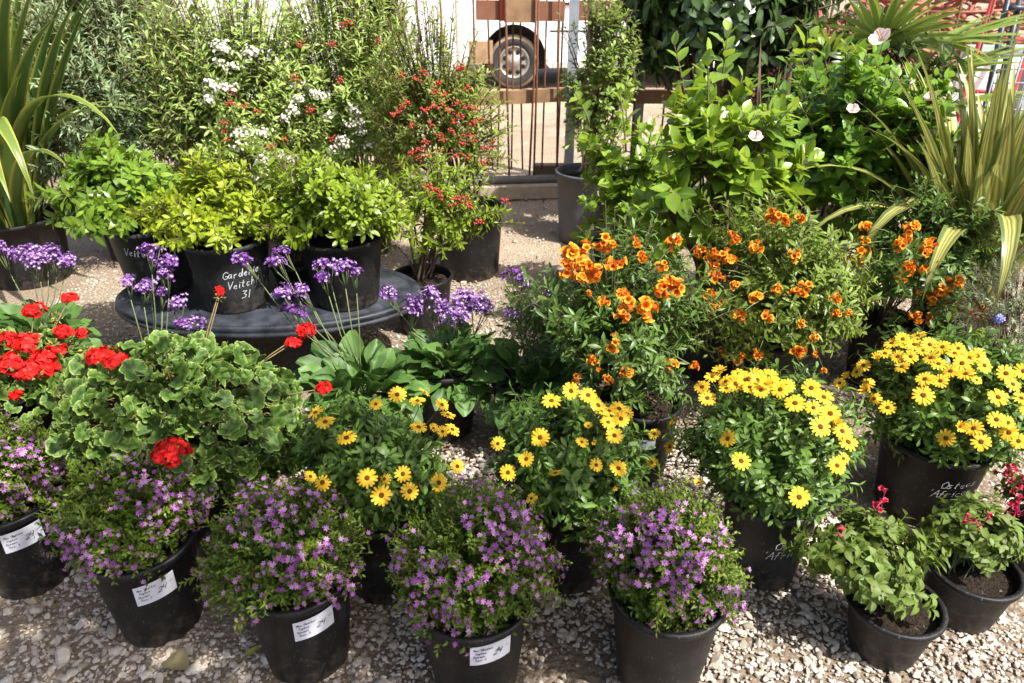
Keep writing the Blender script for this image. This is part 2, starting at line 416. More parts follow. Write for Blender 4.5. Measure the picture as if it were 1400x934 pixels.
def t_trumpet():
    prof = [(.05, 0), (.07, .25), (.13, .55), (.20, .8), (.24, .93)]
    seg = 10; V = []; E = []; Fc = []
    for i, (r, y) in enumerate(prof):
        for k in range(seg):
            a = 2 * pi * k / seg; V.append((r * cos(a), y, r * sin(a))); E.append(y * .85)
    for i in range(len(prof) - 1):
        for k in range(seg): Fc.append((i * seg + k, i * seg + (k + 1) % seg, (i + 1) * seg + (k + 1) % seg, (i + 1) * seg + k))
    o = (len(prof) - 1) * seg
    for k in range(5):
        i0, i1, i2 = o + 2 * k, o + 2 * k + 1, o + (2 * k + 2) % seg
        a = 2 * pi * (2 * k + 1) / seg; b = len(V)
        for da, rr, yy in ((-.5, .36, .99), (0, .43, .96), (.5, .36, .99)):
            V.append((rr * cos(a + da), yy, rr * sin(a + da))); E.append(1.)
        Fc += [(i0, i1, b + 1, b), (i1, i2, b + 2, b + 1)]
    return np.array(V, float), fdict(Fc), np.array(E)
T_TRUMP = t_trumpet()

# ------------------------------------------------------------------ shoots
def dome(rg, n, c, r, zmin=-.35, lump=.14, inner=.55, zbias=1.):
    z = zmin + (1 - zmin) * rg.uniform(0, 1, n) ** zbias; ph = rg.uniform(0, 2 * pi, n)
    q = np.sqrt(np.maximum(0, 1 - z * z)); d = np.stack([q * np.cos(ph), q * np.sin(ph), z], 1)
    k = rg.uniform(2, 4, (4, 3)); o = rg.uniform(0, 6, 4)
    lm = sum(np.sin(d @ k[i] + o[i]) for i in range(4)) / 2
    f = rg.uniform(inner ** 2, 1, n) ** .5 * (1 + lump * lm) * rg.uniform(.95, 1.08, n)
    return np.asarray(c, float) + d * np.asarray(r, float) * f[:, None]
def shoots(L, S, rg, base, tips, nleaf, size, tpls, t0=.35, spread=(75, 25), arch=.5, upb=.35, stem=.0025,
           tint=(.1, .75), tipgain=.35, jit=.35, tipsize=.6, sides=4, sag=0., pair=False, mat=0):
    n = len(tips); base = np.broadcast_to(np.asarray(base, float), (n, 3)) if np.ndim(base) < 2 else base
    ctrl = base + (tips - base) * .35; ctrl = ctrl + np.array([0, 0, 1.]) * (np.linalg.norm(tips - base, axis=1) * arch * .5)[:, None]
    tt = t0 + (1 - t0) * (np.arange(nleaf) + rg.uniform(.2, .8, (n, nleaf))) / nleaf
    def bez(t):
        t = t[..., None]
        return (1 - t) ** 2 * base[:, None] + 2 * t * (1 - t) * ctrl[:, None] + t * t * tips[:, None]
    def tan_(t):
        t = t[..., None]
        return nrm(2 * (1 - t) * (ctrl - base)[:, None] + 2 * t * (tips - ctrl)[:, None])
    if L is not None:
        P = bez(tt); T = tan_(tt)
        ref = nrm(rg.normal(size=(n, 1, 3))) + 0 * T
        A = nrm(np.cross(T, ref)); B = np.cross(T, A)
        j = np.arange(nleaf)
        ang = (j * (pi if pair else 2.39996) + (j // 2 * pi / 2 if pair else 0))[None] + rg.uniform(0, 6.28, (n, 1)) + rg.normal(0, .35, (n, nleaf))
        Rd = A * np.cos(ang)[..., None] + B * np.sin(ang)[..., None]
        u = (tt - t0) / (1 - t0)
        al = np.radians(spread[0] + (spread[1] - spread[0]) * u)[..., None]
        D = T * np.cos(al) + Rd * np.sin(al) + rg.normal(0, jit * .5, P.shape) - np.array([0, 0, sag])
        Nn = T * np.sin(al) - Rd * np.cos(al) + np.array([0, 0, upb]) + rg.normal(0, jit * .5, P.shape)
        sz = size * (1 - (1 - tipsize) * u ** 2) * rg.uniform(.7, 1.15, u.shape)
        R = frame(D.reshape(-1, 3), Nn.reshape(-1, 3)) * sz.reshape(-1, 1, 1)
        P = P.reshape(-1, 3)
        ti = (tint[0] + (tint[1] - tint[0]) * rg.uniform(0, 1, (n, nleaf)) * .6 + (tint[1] - tint[0]) * .4 * rg.uniform(0, 1, (n, 1)) + tipgain * u ** 3).reshape(-1)
        ti = np.clip(ti, -.1, 1.2)
        pick = rg.integers(0, len(tpls), len(P))
        for k, tp in enumerate(tpls):
            s_ = pick == k
            L.inst(tp, R[s_], P[s_], ti[s_], mat)
    if S is not None and stem:
        tk = np.broadcast_to(np.linspace(0, 1, 6), (n, 6))
        S.tubes(bez(tk), stem * np.linspace(1, .35, 6), sides)
    return bez, tan_

def crown_base(rg, S, root0, c, r, tips, lo=.15, hi=.45, drop=.45, stem=.004, sides=4, limbs=16):
    """side shoots start inside the crown; limbs run from the pot up to them"""
    n = len(tips); cl = np.array(c, float) - np.array([0, 0, drop * r[2]])
    b = cl + (tips - cl) * rg.uniform(lo, hi, (n, 1)); q = b[::max(1, n // limbs)]; k = len(q)
    foot = np.array(root0, float) + np.stack([rg.normal(0, .025, k), rg.normal(0, .025, k), np.zeros(k)], 1)
    m = foot * .5 + q * .5 + (np.array([0, 0, 1.]) - .25 * (q - foot)) * .04
    S.tubes(np.stack([foot, foot * .75 + m * .25, m, q], 1), stem * np.array([1, .9, .75, .5]), sides)
    return b

# ------------------------------------------------------------------ pots
def pot(root, x, y, z, rt, rb, h, mat, seg=44, soil=.86):
    b = MB(); t = .004; lip = .012; lh = .022
    rr = lambda q: rb + (rt - rb) * q
    prof = [(0.001, 0.004), (rb - .012, 0.004), (rb - .004, 0.001), (rb, .008), (rr(.5), h * .5), (rr(1) - .002, h - lh), (rt + lip * .55, h - lh + .002), (rt + lip * .8, h - lh * .6), (rt + lip * .8, h - .003), (rt + lip * .5, h), (rt - t, h - .001), (rr(.95) - t, h * .95), (rr(soil) - t - .001, h * soil - .02)]
    b.lathe(prof, seg, (x, y, z))
    p = b.obj('pot', mat, root)
    s = MB(); rs = rr(soil) - t + .001
    rg = np.random.default_rng(int(abs(x * 1000 + y * 777)))
    rings = np.linspace(.0, 1, 7); prof = [(max(.001, rs * q), h * soil + rg.uniform(-.004, .008) + .012 * (1 - q)) for q in rings[::-1]]
    prof[0] = (rs, h * soil)
    s.lathe(prof, 24, (x, y, z)); s.obj('soil', M['soil'], root)
    return p
GLY = {
 '2': [[(.05, .78), (.2, .98), (.45, .92), (.5, .7), (.3, .35), (.0, .02), (.55, .05)]],
 '4': [[(.12, .95), (.05, .45), (.5, .5)], [(.5, .98), (.42, .0)]],
 '3': [[(.05, .95), (.5, .92), (.22, .58), (.5, .4), (.42, .08), (.0, .02)]],
 '1': [[(.3, 1), (.22, 0)]], '5': [[(.5, .95), (.15, .95), (.1, .55), (.45, .5), (.45, .1), (.05, .02)]],
 '-': [[(.05, .55), (.55, .62)]], '.': [[(.1, .0), (.14, .05)]], ':': [[(.1, .1), (.13, .14)], [(.12, .45), (.15, .5)]],
 "'": [[(.15, 1), (.1, .8)]], '#': [[(.1, .3), (.6, .3)], [(.1, .65), (.6, .65)], [(.2, 0), (.25, .95)], [(.42, 0), (.48, .95)]],
 'G': [[(.6, .85), (.35, 1), (.08, .75), (.05, .3), (.28, .02), (.55, .15), (.58, .42), (.32, .42)]],
 'V': [[(.0, 1), (.22, .0), (.55, 1)]], 'O': [[(.3, 1), (.02, .6), (.15, .05), (.5, .1), (.62, .6), (.32, 1)]],
 'A': [[(.0, 0), (.32, 1), (.55, 0)], [(.1, .4), (.5, .45)]], 'M': [[(0, 0), (.1, 1), (.3, .3), (.52, 1), (.6, 0)]],
 'H': [[(.05, 1), (.05, 0)], [(.5, 1), (.5, 0)], [(.05, .5), (.5, .5)]], 'C': [[(.55, .85), (.3, 1), (.05, .6), (.15, .08), (.5, .1)]],
 'D': [[(.08, 0), (.08, 1), (.45, .8), (.5, .3), (.08, 0)]], 'S': [[(.5, .85), (.25, 1), (.08, .75), (.45, .35), (.3, .0), (.02, .12)]],
 'a': [[(.4, .5), (.15, .5), (.05, .2), (.2, .02), (.38, .2), (.4, .5), (.45, .02)]], 'r': [[(.08, .5), (.1, .0)], [(.1, .35), (.25, .52), (.38, .48)]],
 'd': [[(.4, .45), (.15, .5), (.05, .2), (.2, .02), (.38, .2), (.45, 1), (.44, .0)]], 'e': [[(.05, .28), (.4, .32), (.3, .52), (.1, .4), (.08, .12), (.25, .0), (.42, .1)]],
 'n': [[(.05, .5), (.07, 0)], [(.07, .35), (.25, .52), (.38, .35), (.4, 0)]], 'i': [[(.1, .5), (.12, 0)], [(.12, .68), (.14, .74)]],
 't': [[(.18, .9), (.15, .1), (.3, .02)], [(.02, .58), (.36, .6)]], 'c': [[(.36, .45), (.15, .5), (.05, .2), (.2, .0), (.38, .1)]],
 'h': [[(.08, 1), (.08, 0)], [(.08, .35), (.25, .52), (.38, .35), (.4, 0)]], 's': [[(.36, .48), (.15, .5), (.1, .32), (.35, .2), (.25, 0), (.04, .05)]],
 'f': [[(.4, .95), (.2, .9), (.16, 0)], [(.02, .5), (.34, .52)]], 'x': [[(.05, .5), (.4, 0)], [(.4, .5), (.02, 0)]], 'u': [[(.06, .5), (.1, .08), (.3, .05), (.4, .5), (.42, .0)]],
 'p': [[(.06, .5), (.06, -.4)], [(.06, .4), (.3, .5), (.4, .25), (.25, .0), (.06, .1)]], 'y': [[(.05, .5), (.2, .05)], [(.42, .5), (.1, -.4)]],
 'm': [[(.03, .5), (.05, 0)], [(.05, .4), (.18, .5), (.24, 0)], [(.24, .4), (.38, .5), (.44, 0)]], 'o': [[(.22, .5), (.04, .3), (.15, .02), (.38, .12), (.38, .4), (.22, .5)]],
 'z': [[(.05, .5), (.4, .5), (.03, .0), (.42, .02)]], 'k': [[(.08, 1), (.08, 0)], [(.38, .5), (.1, .25), (.4, 0)]], ' ': []}
def write(b, put, text, s0, h0, size, width, mat, slant=.15, rise=0., seed=0):
    rg = np.random.default_rng(seed); x = s0
    for ch in text:
        g = GLY.get(ch, []); dy = rg.uniform(-.06, .06) * size
        for st in g:
            pts = [np.array([x + (px + slant * py) * size, h0 + py * size + dy + rise * (x - s0)]) for px, py in st]
            for a, c in zip(pts[:-1], pts[1:]):
                d = c - a; l = np.linalg.norm(d) + 1e-9; nn = np.array([-d[1], d[0]]) / l * width / 2; e = d / l * width * .35
                q = [a - nn - e, c - nn + e, c + nn + e, a + nn - e]
                b.add([put(*p) for p in q], [(0, 1, 2, 3)], .5, .5, mat)
        x += size * (.62 if ch not in "i.:1'" else .34)
def surf(x, y, z, rt, rb, h, ang, off=.0015):
    """maps metres along the wall (to the right as seen from outside) and height to a point on a pot's wall"""
    def put(s_, hh, o=off):
        r = rb + (rt - rb) * hh / h + o; a = ang + s_ / r
        return (x + r * cos(a), y + r * sin(a), z + hh)
    return put
def facing(x, y, shift, r):
    """wall angle that faces the aisle, turned by a sideways shift in metres"""
    return atan2(-y, -x) + math.asin(max(-.95, min(.95, shift / r)))
def price_label(root, p, x, y, rt, rb, h, shift, hmid, seed, tilt=0.):
    ang = facing(x, y, shift, rt); b = MB(); W, Hh = .104, .070
    put0 = surf(x, y, 0, rt, rb, h, ang)
    def put(s_, hh, o=.0015): return put0(s_, hmid + hh + tilt * s_, o)
    n = 12; V = []
    for j in (0, 1):
        for i in range(n + 1): V.append(put(-W / 2 + W * i / n, -Hh / 2 + Hh * j))
    b.add(V, [(i, i + 1, n + 2 + i, n + 1 + i) for i in range(n)])
    pin = lambda s_, hh: put(s_, hh, .0024)
    for k, tx in enumerate(('Mex Heather', 'Cuphea', 'Dynamic', 'Size: 5')):
        write(b, pin, tx, -W / 2 + .008 + .004 * (k % 2) , .018 - k * .0125, .0072, .0011, 1, .1, 0, seed + k)
    write(b, pin, '24', .004, -.010, .018, .0019, 1, .25, .12, seed + 9)
    write(b, pin, '-', .033, -.004, .017, .0016, 1, .3, .12, seed + 11)
    b.obj('price_label', [M['paper'], M['ink']], p, origin=tuple(root.location), smooth=False)
def chalk(root, p, x, y, z, rt, rb, h, shift, lines, seed, size=.03, wd=.0022, rise=0.):
    ang = facing(x, y, shift, rt); b = MB(); put = surf(x, y, z, rt, rb, h, ang, .0015)
    for k, (tx, s0, hh) in enumerate(lines): write(b, put, tx, s0, hh, size, wd, 0, .2, rise, seed + k)
    b.obj('handwriting', M['chalk'], p, origin=tuple(root.location), smooth=False)
POT5 = (.139, .108, .312)
POT7 = (.172, .135, .305)
def potted(name, label, cat, x, y, z=0, size=POT5, mat='pot', group=None, soil=.86):
    root = thing(name, label, cat, (x, y, z), group)
    return root, pot(root, x, y, z, *size, M[mat], soil=soil)

# ------------------------------------------------------------------ ground
def groundmat():
    m, n, o = newmat('dirt_ground')
    big = noise(n, 1.4, 6, .65); fine = noise(n, 90, 6, .7); mid_ = noise(n, 16, 4)
    col = mixc(n, ramp(n, big, [(.35, 0.), (.65, 1.)]), (.30, .225, .155), (.48, .38, .275))
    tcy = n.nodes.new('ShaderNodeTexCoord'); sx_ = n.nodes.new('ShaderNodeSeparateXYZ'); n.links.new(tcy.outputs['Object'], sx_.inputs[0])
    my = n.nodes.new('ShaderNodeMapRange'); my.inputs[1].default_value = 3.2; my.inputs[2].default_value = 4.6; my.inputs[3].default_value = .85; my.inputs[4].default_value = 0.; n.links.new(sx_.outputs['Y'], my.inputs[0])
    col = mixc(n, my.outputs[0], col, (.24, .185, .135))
    col = mixc(n, ramp(n, fine, [(.35, .8), (.55, 0.)]), col, (.19, .145, .10))
    col = mixc(n, ramp(n, mid_, [(.55, 0.), (.75, .5)]), col, (.25, .185, .13))
    tc = n.nodes.new('ShaderNodeTexCoord'); vo = n.nodes.new('ShaderNodeTexVoronoi'); vo.inputs['Scale'].default_value = 60
    n.links.new(tc.outputs['Object'], vo.inputs['Vector'])
    col = mixc(n, ramp(n, vo.outputs['Distance'], [(.15, .55), (.32, 0.)]), col, (.46, .40, .33))
    hh = n.nodes.new('ShaderNodeMath'); hh.operation = 'SUBTRACT'; n.links.new(fine, hh.inputs[0]); n.links.new(vo.outputs['Distance'], hh.inputs[1])
    principled(n, o, col, .95, .15, normal=bump(n, hh.outputs[0], .9, .012)); return m
g = MB(); xs = np.concatenate([[-60, -20], np.linspace(-6, 6, 61), [20, 60]]); ys = np.concatenate([[-20, -6], np.linspace(-1, 9, 51), [14, 25, 60]])
X, Y = np.meshgrid(xs, ys); rg = np.random.default_rng(3)
Z = .012 * np.sin(X * 2.1 + 1) * np.cos(Y * 1.7) + .006 * np.sin(X * 5.3 + Y * 3.1)
Z[(np.abs(X) > 6) | (Y < -1) | (Y > 9)] = 0
Z -= .004
nx, ny = len(xs), len(ys); idx = np.arange(nx * ny).reshape(ny, nx)
g.add(np.stack([X, Y, Z], -1).reshape(-1, 3), {4: np.stack([idx[:-1, :-1], idx[:-1, 1:], idx[1:, 1:], idx[1:, :-1]], -1).reshape(-1, 4)})
tag(g.obj('ground', groundmat()), 'pale sandy earth of the nursery yard', 'ground', kind='structure')

def stonemat():
    m, n, o = newmat('gravel_stone')
    a = noise(n, 70, 5, .65)
    col = ramp(n, attr(n, 'tint'), [(0, (.23, .195, .155)), (.3, (.40, .345, .285)), (.6, (.51, .45, .38)), (.85, (.58, .525, .455)), (1, (.68, .62, .55))])
    col = mixc(n, ramp(n, a, [(.4, 0.), (.7, .5)]), col, (.24, .19, .14))
    principled(n, o, col, .85, .25, normal=bump(n, a, .45, .006)); return m
def gravel():
    rg = np.random.default_rng(11); b = MB()
    def place(n, x0, x1, y0, y1, smin, smax, tpl0, keep, nvar=8):
        P = np.stack([rg.uniform(x0, x1, n), rg.uniform(y0, y1, n), np.zeros(n)], 1)
        patch = np.sin(P[:, 0] * 3.1 + 1.3) * np.cos(P[:, 1] * 4.3 + .4) + .6 * np.sin(P[:, 0] * 7.7 + P[:, 1] * 5.1) + .5 * np.sin(P[:, 0] * 1.3 - P[:, 1] * 9)
        P = P[(patch + rg.normal(0, .35, n)) < keep]; n = len(P)
        s = np.exp(rg.normal(0, .36, n)); s = np.clip((smin + smax) / 2 * s * .75, smin, smax * 1.7)
        yaw = rg.uniform(0, 6.28, n); tl = rg.normal(0, .22, (n, 2))
        ax = np.stack([np.cos(yaw), np.sin(yaw), tl[:, 0]], 1); up = np.stack([tl[:, 0], tl[:, 1], np.ones(n)], 1)
        R = frame(ax, up); asp = np.stack([rg.uniform(.6, .95, n), np.ones(n) * rg.uniform(.9, 1.25, n), rg.uniform(.42, .7, n)], 1)
        R = R * (asp * s[:, None] / 2)[:, None, :]
        P[:, 2] = s * rg.uniform(.0, .26, n)
        pick = rg.integers(0, nvar, n); ti = np.clip(rg.normal(.48, .24, n), 0, 1)
        for k in range(nvar):
            V, Fc, E = tpl0; r2 = np.random.default_rng(100 + k)
            W = V.copy()
            for _ in range(7):                                   # cut facets off the pebble
                d = nrm(r2.normal(size=3)); q = W @ d; lim = r2.uniform(.5, .82)
                W = W - np.maximum(0, q - lim)[:, None] * d
            W *= (1 + .05 * np.sin(W @ r2.uniform(2, 5, 3))[:, None])
            m = pick == k
            b.inst((W, Fc, E), R[m], P[m], ti[m])
    place(44000, -2.15, 2.1, .78, 2.35, .010, .023, ICO1, 1.55)
    place(1300, -2.15, 2.1, .78, 2.35, .030, .044, ICO1, 1.4)
    place(26000, -2.6, 3.4, 2.3, 4.2, .010, .024, ICO0, 1.0)
    place(16000, -3.6, 3.8, 4.0, 6.3, .010, .024, ICO0, .3)
    place(1500, -5, 5, 6, 11, .012, .03, ICO0, .0)
    tag(b.obj('gravel', stonemat(), smooth=False), 'loose pale gravel covering the ground between the pots', 'gravel', kind='stuff')
gravel()

def litter():
    rg = np.random.default_rng(19); b = MB()
    for n, x0, x1, y0, y1, ln in ((1500, -2.4, 2.6, 2.2, 4.4, .024), (900, -3.4, 3.4, 4.2, 6.6, .032), (110, -1.9, 1.9, 1.0, 2.2, .016)):
        P = np.stack([rg.uniform(x0, x1, n), rg.uniform(y0, y1, n), rg.uniform(.012, .022, n)], 1)
        P = P[(np.sin(P[:, 0] * 4 + 1) * np.cos(P[:, 1] * 3.3) + rg.normal(0, .5, n)) > -.25]; n = len(P)
        R = frame(rg.normal(size=(n, 3)) * np.array([1, 1, .25]), np.array([0, 0, 1.]) + rg.normal(0, .35, (n, 3))) * (ln * rg.uniform(.5, 1.4, n))[:, None, None]
        for k, tp in enumerate((L_OBOV[1], L_LANCE[1], L_ELL[2])):
            b.inst(tp, R[k::3], P[k::3], rg.uniform(0, 1, len(P[k::3])))
    tag(b.obj('leaf_litter', leafmat('litter_leaf', (.10, .065, .035), (.36, .24, .13), .75, .08)), 'dry leaf litter scattered over the gravel and sand', 'leaf litter', kind='stuff')
litter()

# ------------------------------------------------------------------ cupheas, front row
def inst_meshes(tpl, mat, name):
    b = MB(); b.inst(tpl, np.eye(3)[None], np.zeros((1, 3)), np.array([.5])); return b.mesh(name, mat)
CUPF = []
for k, ti in enumerate((.05, .3, .55, .8, 1.)):
    rg = np.random.default_rng(60 + k); b = MB(); V, Fc, E = t_star(6, .0072, .50, .0022 / .0082)
    V = V * np.array([1, 1, rg.uniform(.6, 1.5)]) * rg.uniform(.85, 1.1, (len(V), 1))
    b.add(V, Fc, ti, E)
    b.tubes(np.array([[0, 0, -.011], [0, 0, -.005], [0, 0, 0.0002]]), [.0013, .0019, .0024], 5, tint=max(0, ti - .3))
    CUPF.append(b.mesh('cuphea_flower', M['cup_flower']))
def euler_from(R, k): return rotmat_to_euler(R[k])
def cuphea(px, py, seed, label, dx=0, dy=0, r=(.205, .19, .18), nfl=420, lean=0, lab=None, lift=0.):
    x, y, _ = atz(px, py, 0); rg = np.random.default_rng(seed)
    root, p = potted('cuphea_plant', label, 'potted plant', x, y, group='cupheas with small purple flowers along the front')
    c = np.array([x + dx, y + dy, .352 + lift])
    L, S = MB(), MB()
    tips = dome(rg, 1000, c, r, -.50, .12, .74, 1.)
    base = crown_base(rg, S, (x, y, .25), c, np.array(r), tips, .3, .68, .3, .0032, 4, 40)
    bez, tan_ = shoots(L, S, rg, base, tips, 17, .0205, L_CUP, .1, (78, 36), .22, .5, .0014, (0, .62), .40, .5, .72, 3)
    # a few long young shoots stand proud
    ex = dome(rg, 16, c, np.array(r) * 1.17, 0., .1, .95)
    shoots(L, S, rg, base[:16], ex, 26, .026, L_SMALL, .5, (65, 25), .3, .5, .002, (.6, 1.), .3, .3, .7, 3)
    S.obj('stems', M['twig'], root); L.obj('foliage', M['cup_leaf'], root)
    # flowers sit in the leaf axils near the shoot tips
    tt = rg.uniform(.72, 1.0, (len(tips), 3)); P = bez(tt).reshape(-1, 3); T = tan_(tt).reshape(-1, 3)
    out = nrm((P - c) / np.array(r)); rad = np.linalg.norm((P - c) / np.array(r), axis=1)
    cl = np.sin(P @ np.array([19., 7, 13]) + seed) + np.sin(P @ np.array([-8., 21, 9]) + 2 * seed)     # they flower in drifts
    score = .9 * np.minimum(rad, .98) + .08 * cl + rg.normal(0, .14, len(P)) + .30 * (nrm(EYE - P) * out).sum(1)
    o = np.argsort(-score)[:nfl]; P, T, out = P[o], T[o], out[o]
    D = nrm(out + rg.normal(0, .45, P.shape) + np.array([0, -.25, .35])); P = P + D * .012
    R = frame(np.cross(D, rg.normal(size=P.shape)), D)
    see = np.argsort(-(nrm(EYE - P) * D).sum(1) + .8 * ((P - c) @ nrm(c - EYE)) / .2)
    for q, i in enumerate(see[:100]):
        link('flower', CUPF[rg.integers(0, 5)], root, P[i] - np.array(root.location), euler_from(R, i), float(rg.uniform(.85, 1.2)))
    b = MB(); rest = see[100:]
    V, Fc, E = t_star(6, .0072, .50, .27)
    if len(rest):
        b.inst((V, Fc, E), R[rest], P[rest], rg.uniform(0, 1, len(rest)))
        tag(b.obj('flowers', M['cup_flower'], root), kind='stuff')
    if lab: price_label(root, p, x, y, *POT5, *lab)
    return root
cuphea(50, 786, 1, 'purple flowered cuphea cut by the left edge, its price label half hidden', dx=-.045, dy=.03, lab=(.004, .240, 10, .05))
cuphea(224, 846, 2, 'cuphea in a black pot with a slanted label, second from the left in front', dx=-.03, dy=.04, r=(.205, .19, .18), nfl=380, lab=(.002, .226, 20, .12))
cuphea(424, 893, 3, 'cuphea with a thick mass of purple flowers above its 24- label, front row middle', dx=-.03, dy=.03, r=(.215, .19, .185), nfl=380, lab=(.024, .236, 30, .10))
cuphea(651, 926, 4, 'cuphea with lime young shoots, its 24- label touched by a hanging flower', dx=0, dy=.05, r=(.210, .20, .205), nfl=440, lab=(.040, .246, 40, .06))
cuphea(898, 920, 5, 'cuphea in a black pot without any label, right end of the purple front row', dx=.0, dy=.05, r=(.200, .20, .205), nfl=450)

# ------------------------------------------------------------------ yellow african daisies
def daisy_mesh(seed, shut=0.):
    rg = np.random.default_rng(seed); b = MB(); n = int(rg.integers(12, 16)); R0 = .0252
    for k in range(n):
        a = 2 * pi * (k + rg.uniform(-.12, .12)) / n; ln = R0 * rg.uniform(.92, 1.06); wd = .0072 * rg.uniform(.9, 1.1); dr = rg.uniform(-.05, .22); lift = .0006 * (k % 2)
        ca, sa = cos(a), sin(a); V = []; rows = [(.10, .35), (.35, .8), (.7, 1.), (.93, .8), (1., .38)]
        for t, ww in rows:
            for s_ in (-1, 0, 1):
                q = ww * wd / 2 * s_; rr = ln * (t - (.04 if s_ == 0 and t == 1. else 0))
                V.append((rr * ca - q * sa, rr * sa + q * ca, lift + .004 * sin(t * 2.2) - dr * ln * t * t + (.0012 if s_ else 0)))
        if shut:
            q_ = shut * rg.uniform(.75, 1.2); V = [(vx * (cos(q_ * min(1, sqrt(vx * vx + vy * vy) / ln * 2)) ), vy * cos(q_ * min(1, sqrt(vx * vx + vy * vy) / ln * 2)), vz + sqrt(vx * vx + vy * vy) * sin(q_ * min(1, sqrt(vx * vx + vy * vy) / ln * 2))) for vx, vy, vz in V]
        Fc = []
        for i in range(4):
            for j in (0, 1): Fc.append((3 * i + j, 3 * i + j + 1, 3 * i + j + 4, 3 * i + j + 3))
        b.add(V, Fc, rg.uniform(0, 1), np.repeat([r[0] for r in rows], 3))
    b.lathe([(.001, -.006), (.004, -.005), (.005, -.001), (.003, .001)], 8)
    me = b.mesh('daisy_petals', M['dai_petal'])
    return me
DAISY = [daisy_mesh(k) for k in range(6)] + [daisy_mesh(6, .7), daisy_mesh(7, 1.05), daisy_mesh(8, .4), daisy_mesh(9, -.5)]
def eye_mesh():
    b = MB(); b.lathe([(.0060, .002), (.0064, .0038), (.0050, .0056), (.0026, .0060), (.0002, .0052)], 14); return b.mesh('daisy_eye', M['dai_eye'])
EYEM = eye_mesh()
def daisy(px, py, seed, label, flowers, c, r, size=POT5, n=560, writing=None, mat='pot', old=()):
    x, y, _ = atz(px, py, 0); rg = np.random.default_rng(seed)
    root, p = potted('african_daisy_plant', label, 'potted plant', x, y, size=size, mat=mat, group='yellow african daisies in black pots')
    c = np.array([x + c[0], y + c[1], c[2]]); r = np.array(r); h = size[2]
    L, S = MB(), MB()
    tips = dome(rg, n, c, r * .96, -.85, .14, .55, .95)
    base = crown_base(rg, S, (x, y, h - .03), c, r, tips, .35, .72, .35, .004, 4, 30)
    shoots(L, S, rg, base, tips, 14, .045, L_OBOV + L_OBOV + L_LANCE, .1, (85, 42), .2, .5, .0022, (0, .8), .25, .5, .72, 4)
    L.obj('foliage', M['dai_leaf'], root)
    k = 0
    for f in flowers:
        u, v = f[0], f[1]; kind = f[2] if len(f) > 2 else 1.
        P = onhull(u, v, c, r * 1.04)
        out = nrm((P - c) / r ** 2 * r.min())
        D = nrm(out * .62 + np.array([0, 0, .45]) + nrm(EYE - P) * .42 + rg.normal(0, .26, 3))
        if kind < .9: D = nrm(D + rg.normal(0, .35, 3))
        R = frame(np.cross(D, rg.normal(size=3))[None], D[None])[0]
        fo = link('flower', DAISY[rg.integers(6, 10) if (kind < .7 or rg.uniform() < .05) else rg.integers(0, 6)], root, P - np.array(root.location), rotmat_to_euler(R), float(kind * rg.uniform(.88, 1.1)))
        link('flower_eye', EYEM, fo)
        q = c * .6 + np.array([x, y, h]) * .4
        S.tubes(np.array([q, q * .45 + P * .55 - D * .03 - np.array([0, 0, .01]), P - D * .025, P - D * .004]), [.0016, .0015, .0014, .0016], 5)
    S.obj('stems', M['stem'], root)
    if writing: writing(root, p, x, y, size)
    return root, c, r
daisy(530, 792, 21, 'yellow african daisy with a bare dark green middle, right of the broad geranium',
      [(432, 565, .9), (445, 578, 1.1), (474, 600, 1.1), (514, 553, .8), (543, 540, 1.05), (571, 549, 1.05), (580, 537, .8), (604, 554, .95), (612, 568, .95), (572, 585, .9), (592, 586, .65), (605, 590, .7), (618, 588, .95), (625, 638, .95), (599, 660, 1.15), (560, 672, 1.1), (521, 677, 1.15), (502, 654, 1.), (526, 655, .8), (551, 648, .9), (424, 652, .75), (441, 660, 1.05)],
      (-.03, .02, .40), (.265, .24, .24))
daisy(778, 778, 22, 'yellow african daisy in the middle, a chain of flowers along its upper right rim',
      [(754, 549), (780, 535, .95), (804, 541, 1.1), (817, 555), (833, 563, .9), (846, 560), (849, 573), (831, 578, .9), (840, 596, 1.05), (739, 598, 1.05), (681, 607, .75), (720, 628, .9), (695, 646), (759, 645, .85), (795, 605, .7), (812, 603, .55), (804, 583, .55), (815, 636, .7), (845, 641, 1.1), (822, 563, .8), (857, 566, .8), (727, 682, .7), (839, 668, .5)],
      (-.01, .03, .40), (.255, .25, .25))
def osteo(sh, h0, seed, big):
    def f(root, p, x, y, sz):
        chalk(root, p, x, y, 0, *sz, sh, [('Osteos', -.05, h0), ("'African", -.075, h0 - .040)] + ([('22-', .0, h0 - .10)] if big else []), seed, .031, .0021, .12)
    return f
daisy(1036, 774, 23, 'sunlit yellow african daisy with pale blooms crowded along its back rim',
      [(960, 530), (967, 545, 1.05), (974, 516), (984, 509), (993, 522), (1006, 525), (1020, 520, 1.1), (993, 532, .8), (1031, 513), (1045, 527), (1036, 520), (1056, 525), (1067, 533), (1050, 516), (1025, 530, .9), (1010, 512, .9), (1040, 534, .9), (1076, 528, .9), (1109, 531), (1126, 544), (1087, 552, 1.15), (1112, 558, .9), (1135, 566), (1121, 584, 1.1), (1142, 580, .9), (1151, 590, .9), (1159, 605), (1144, 637, 1.05), (1153, 627, .7), (1092, 680, 1.15), (1013, 631, 1.1), (996, 600, 1.05), (955, 660, .6), (917, 611, 1.1), (895, 594, .9), (920, 578, .85), (873, 627, .85), (891, 632, .9)],
      (-.02, .03, .43), (.275, .26, .255), n=640, mat='pot_dusty', writing=osteo(.085, .185, 5, False))
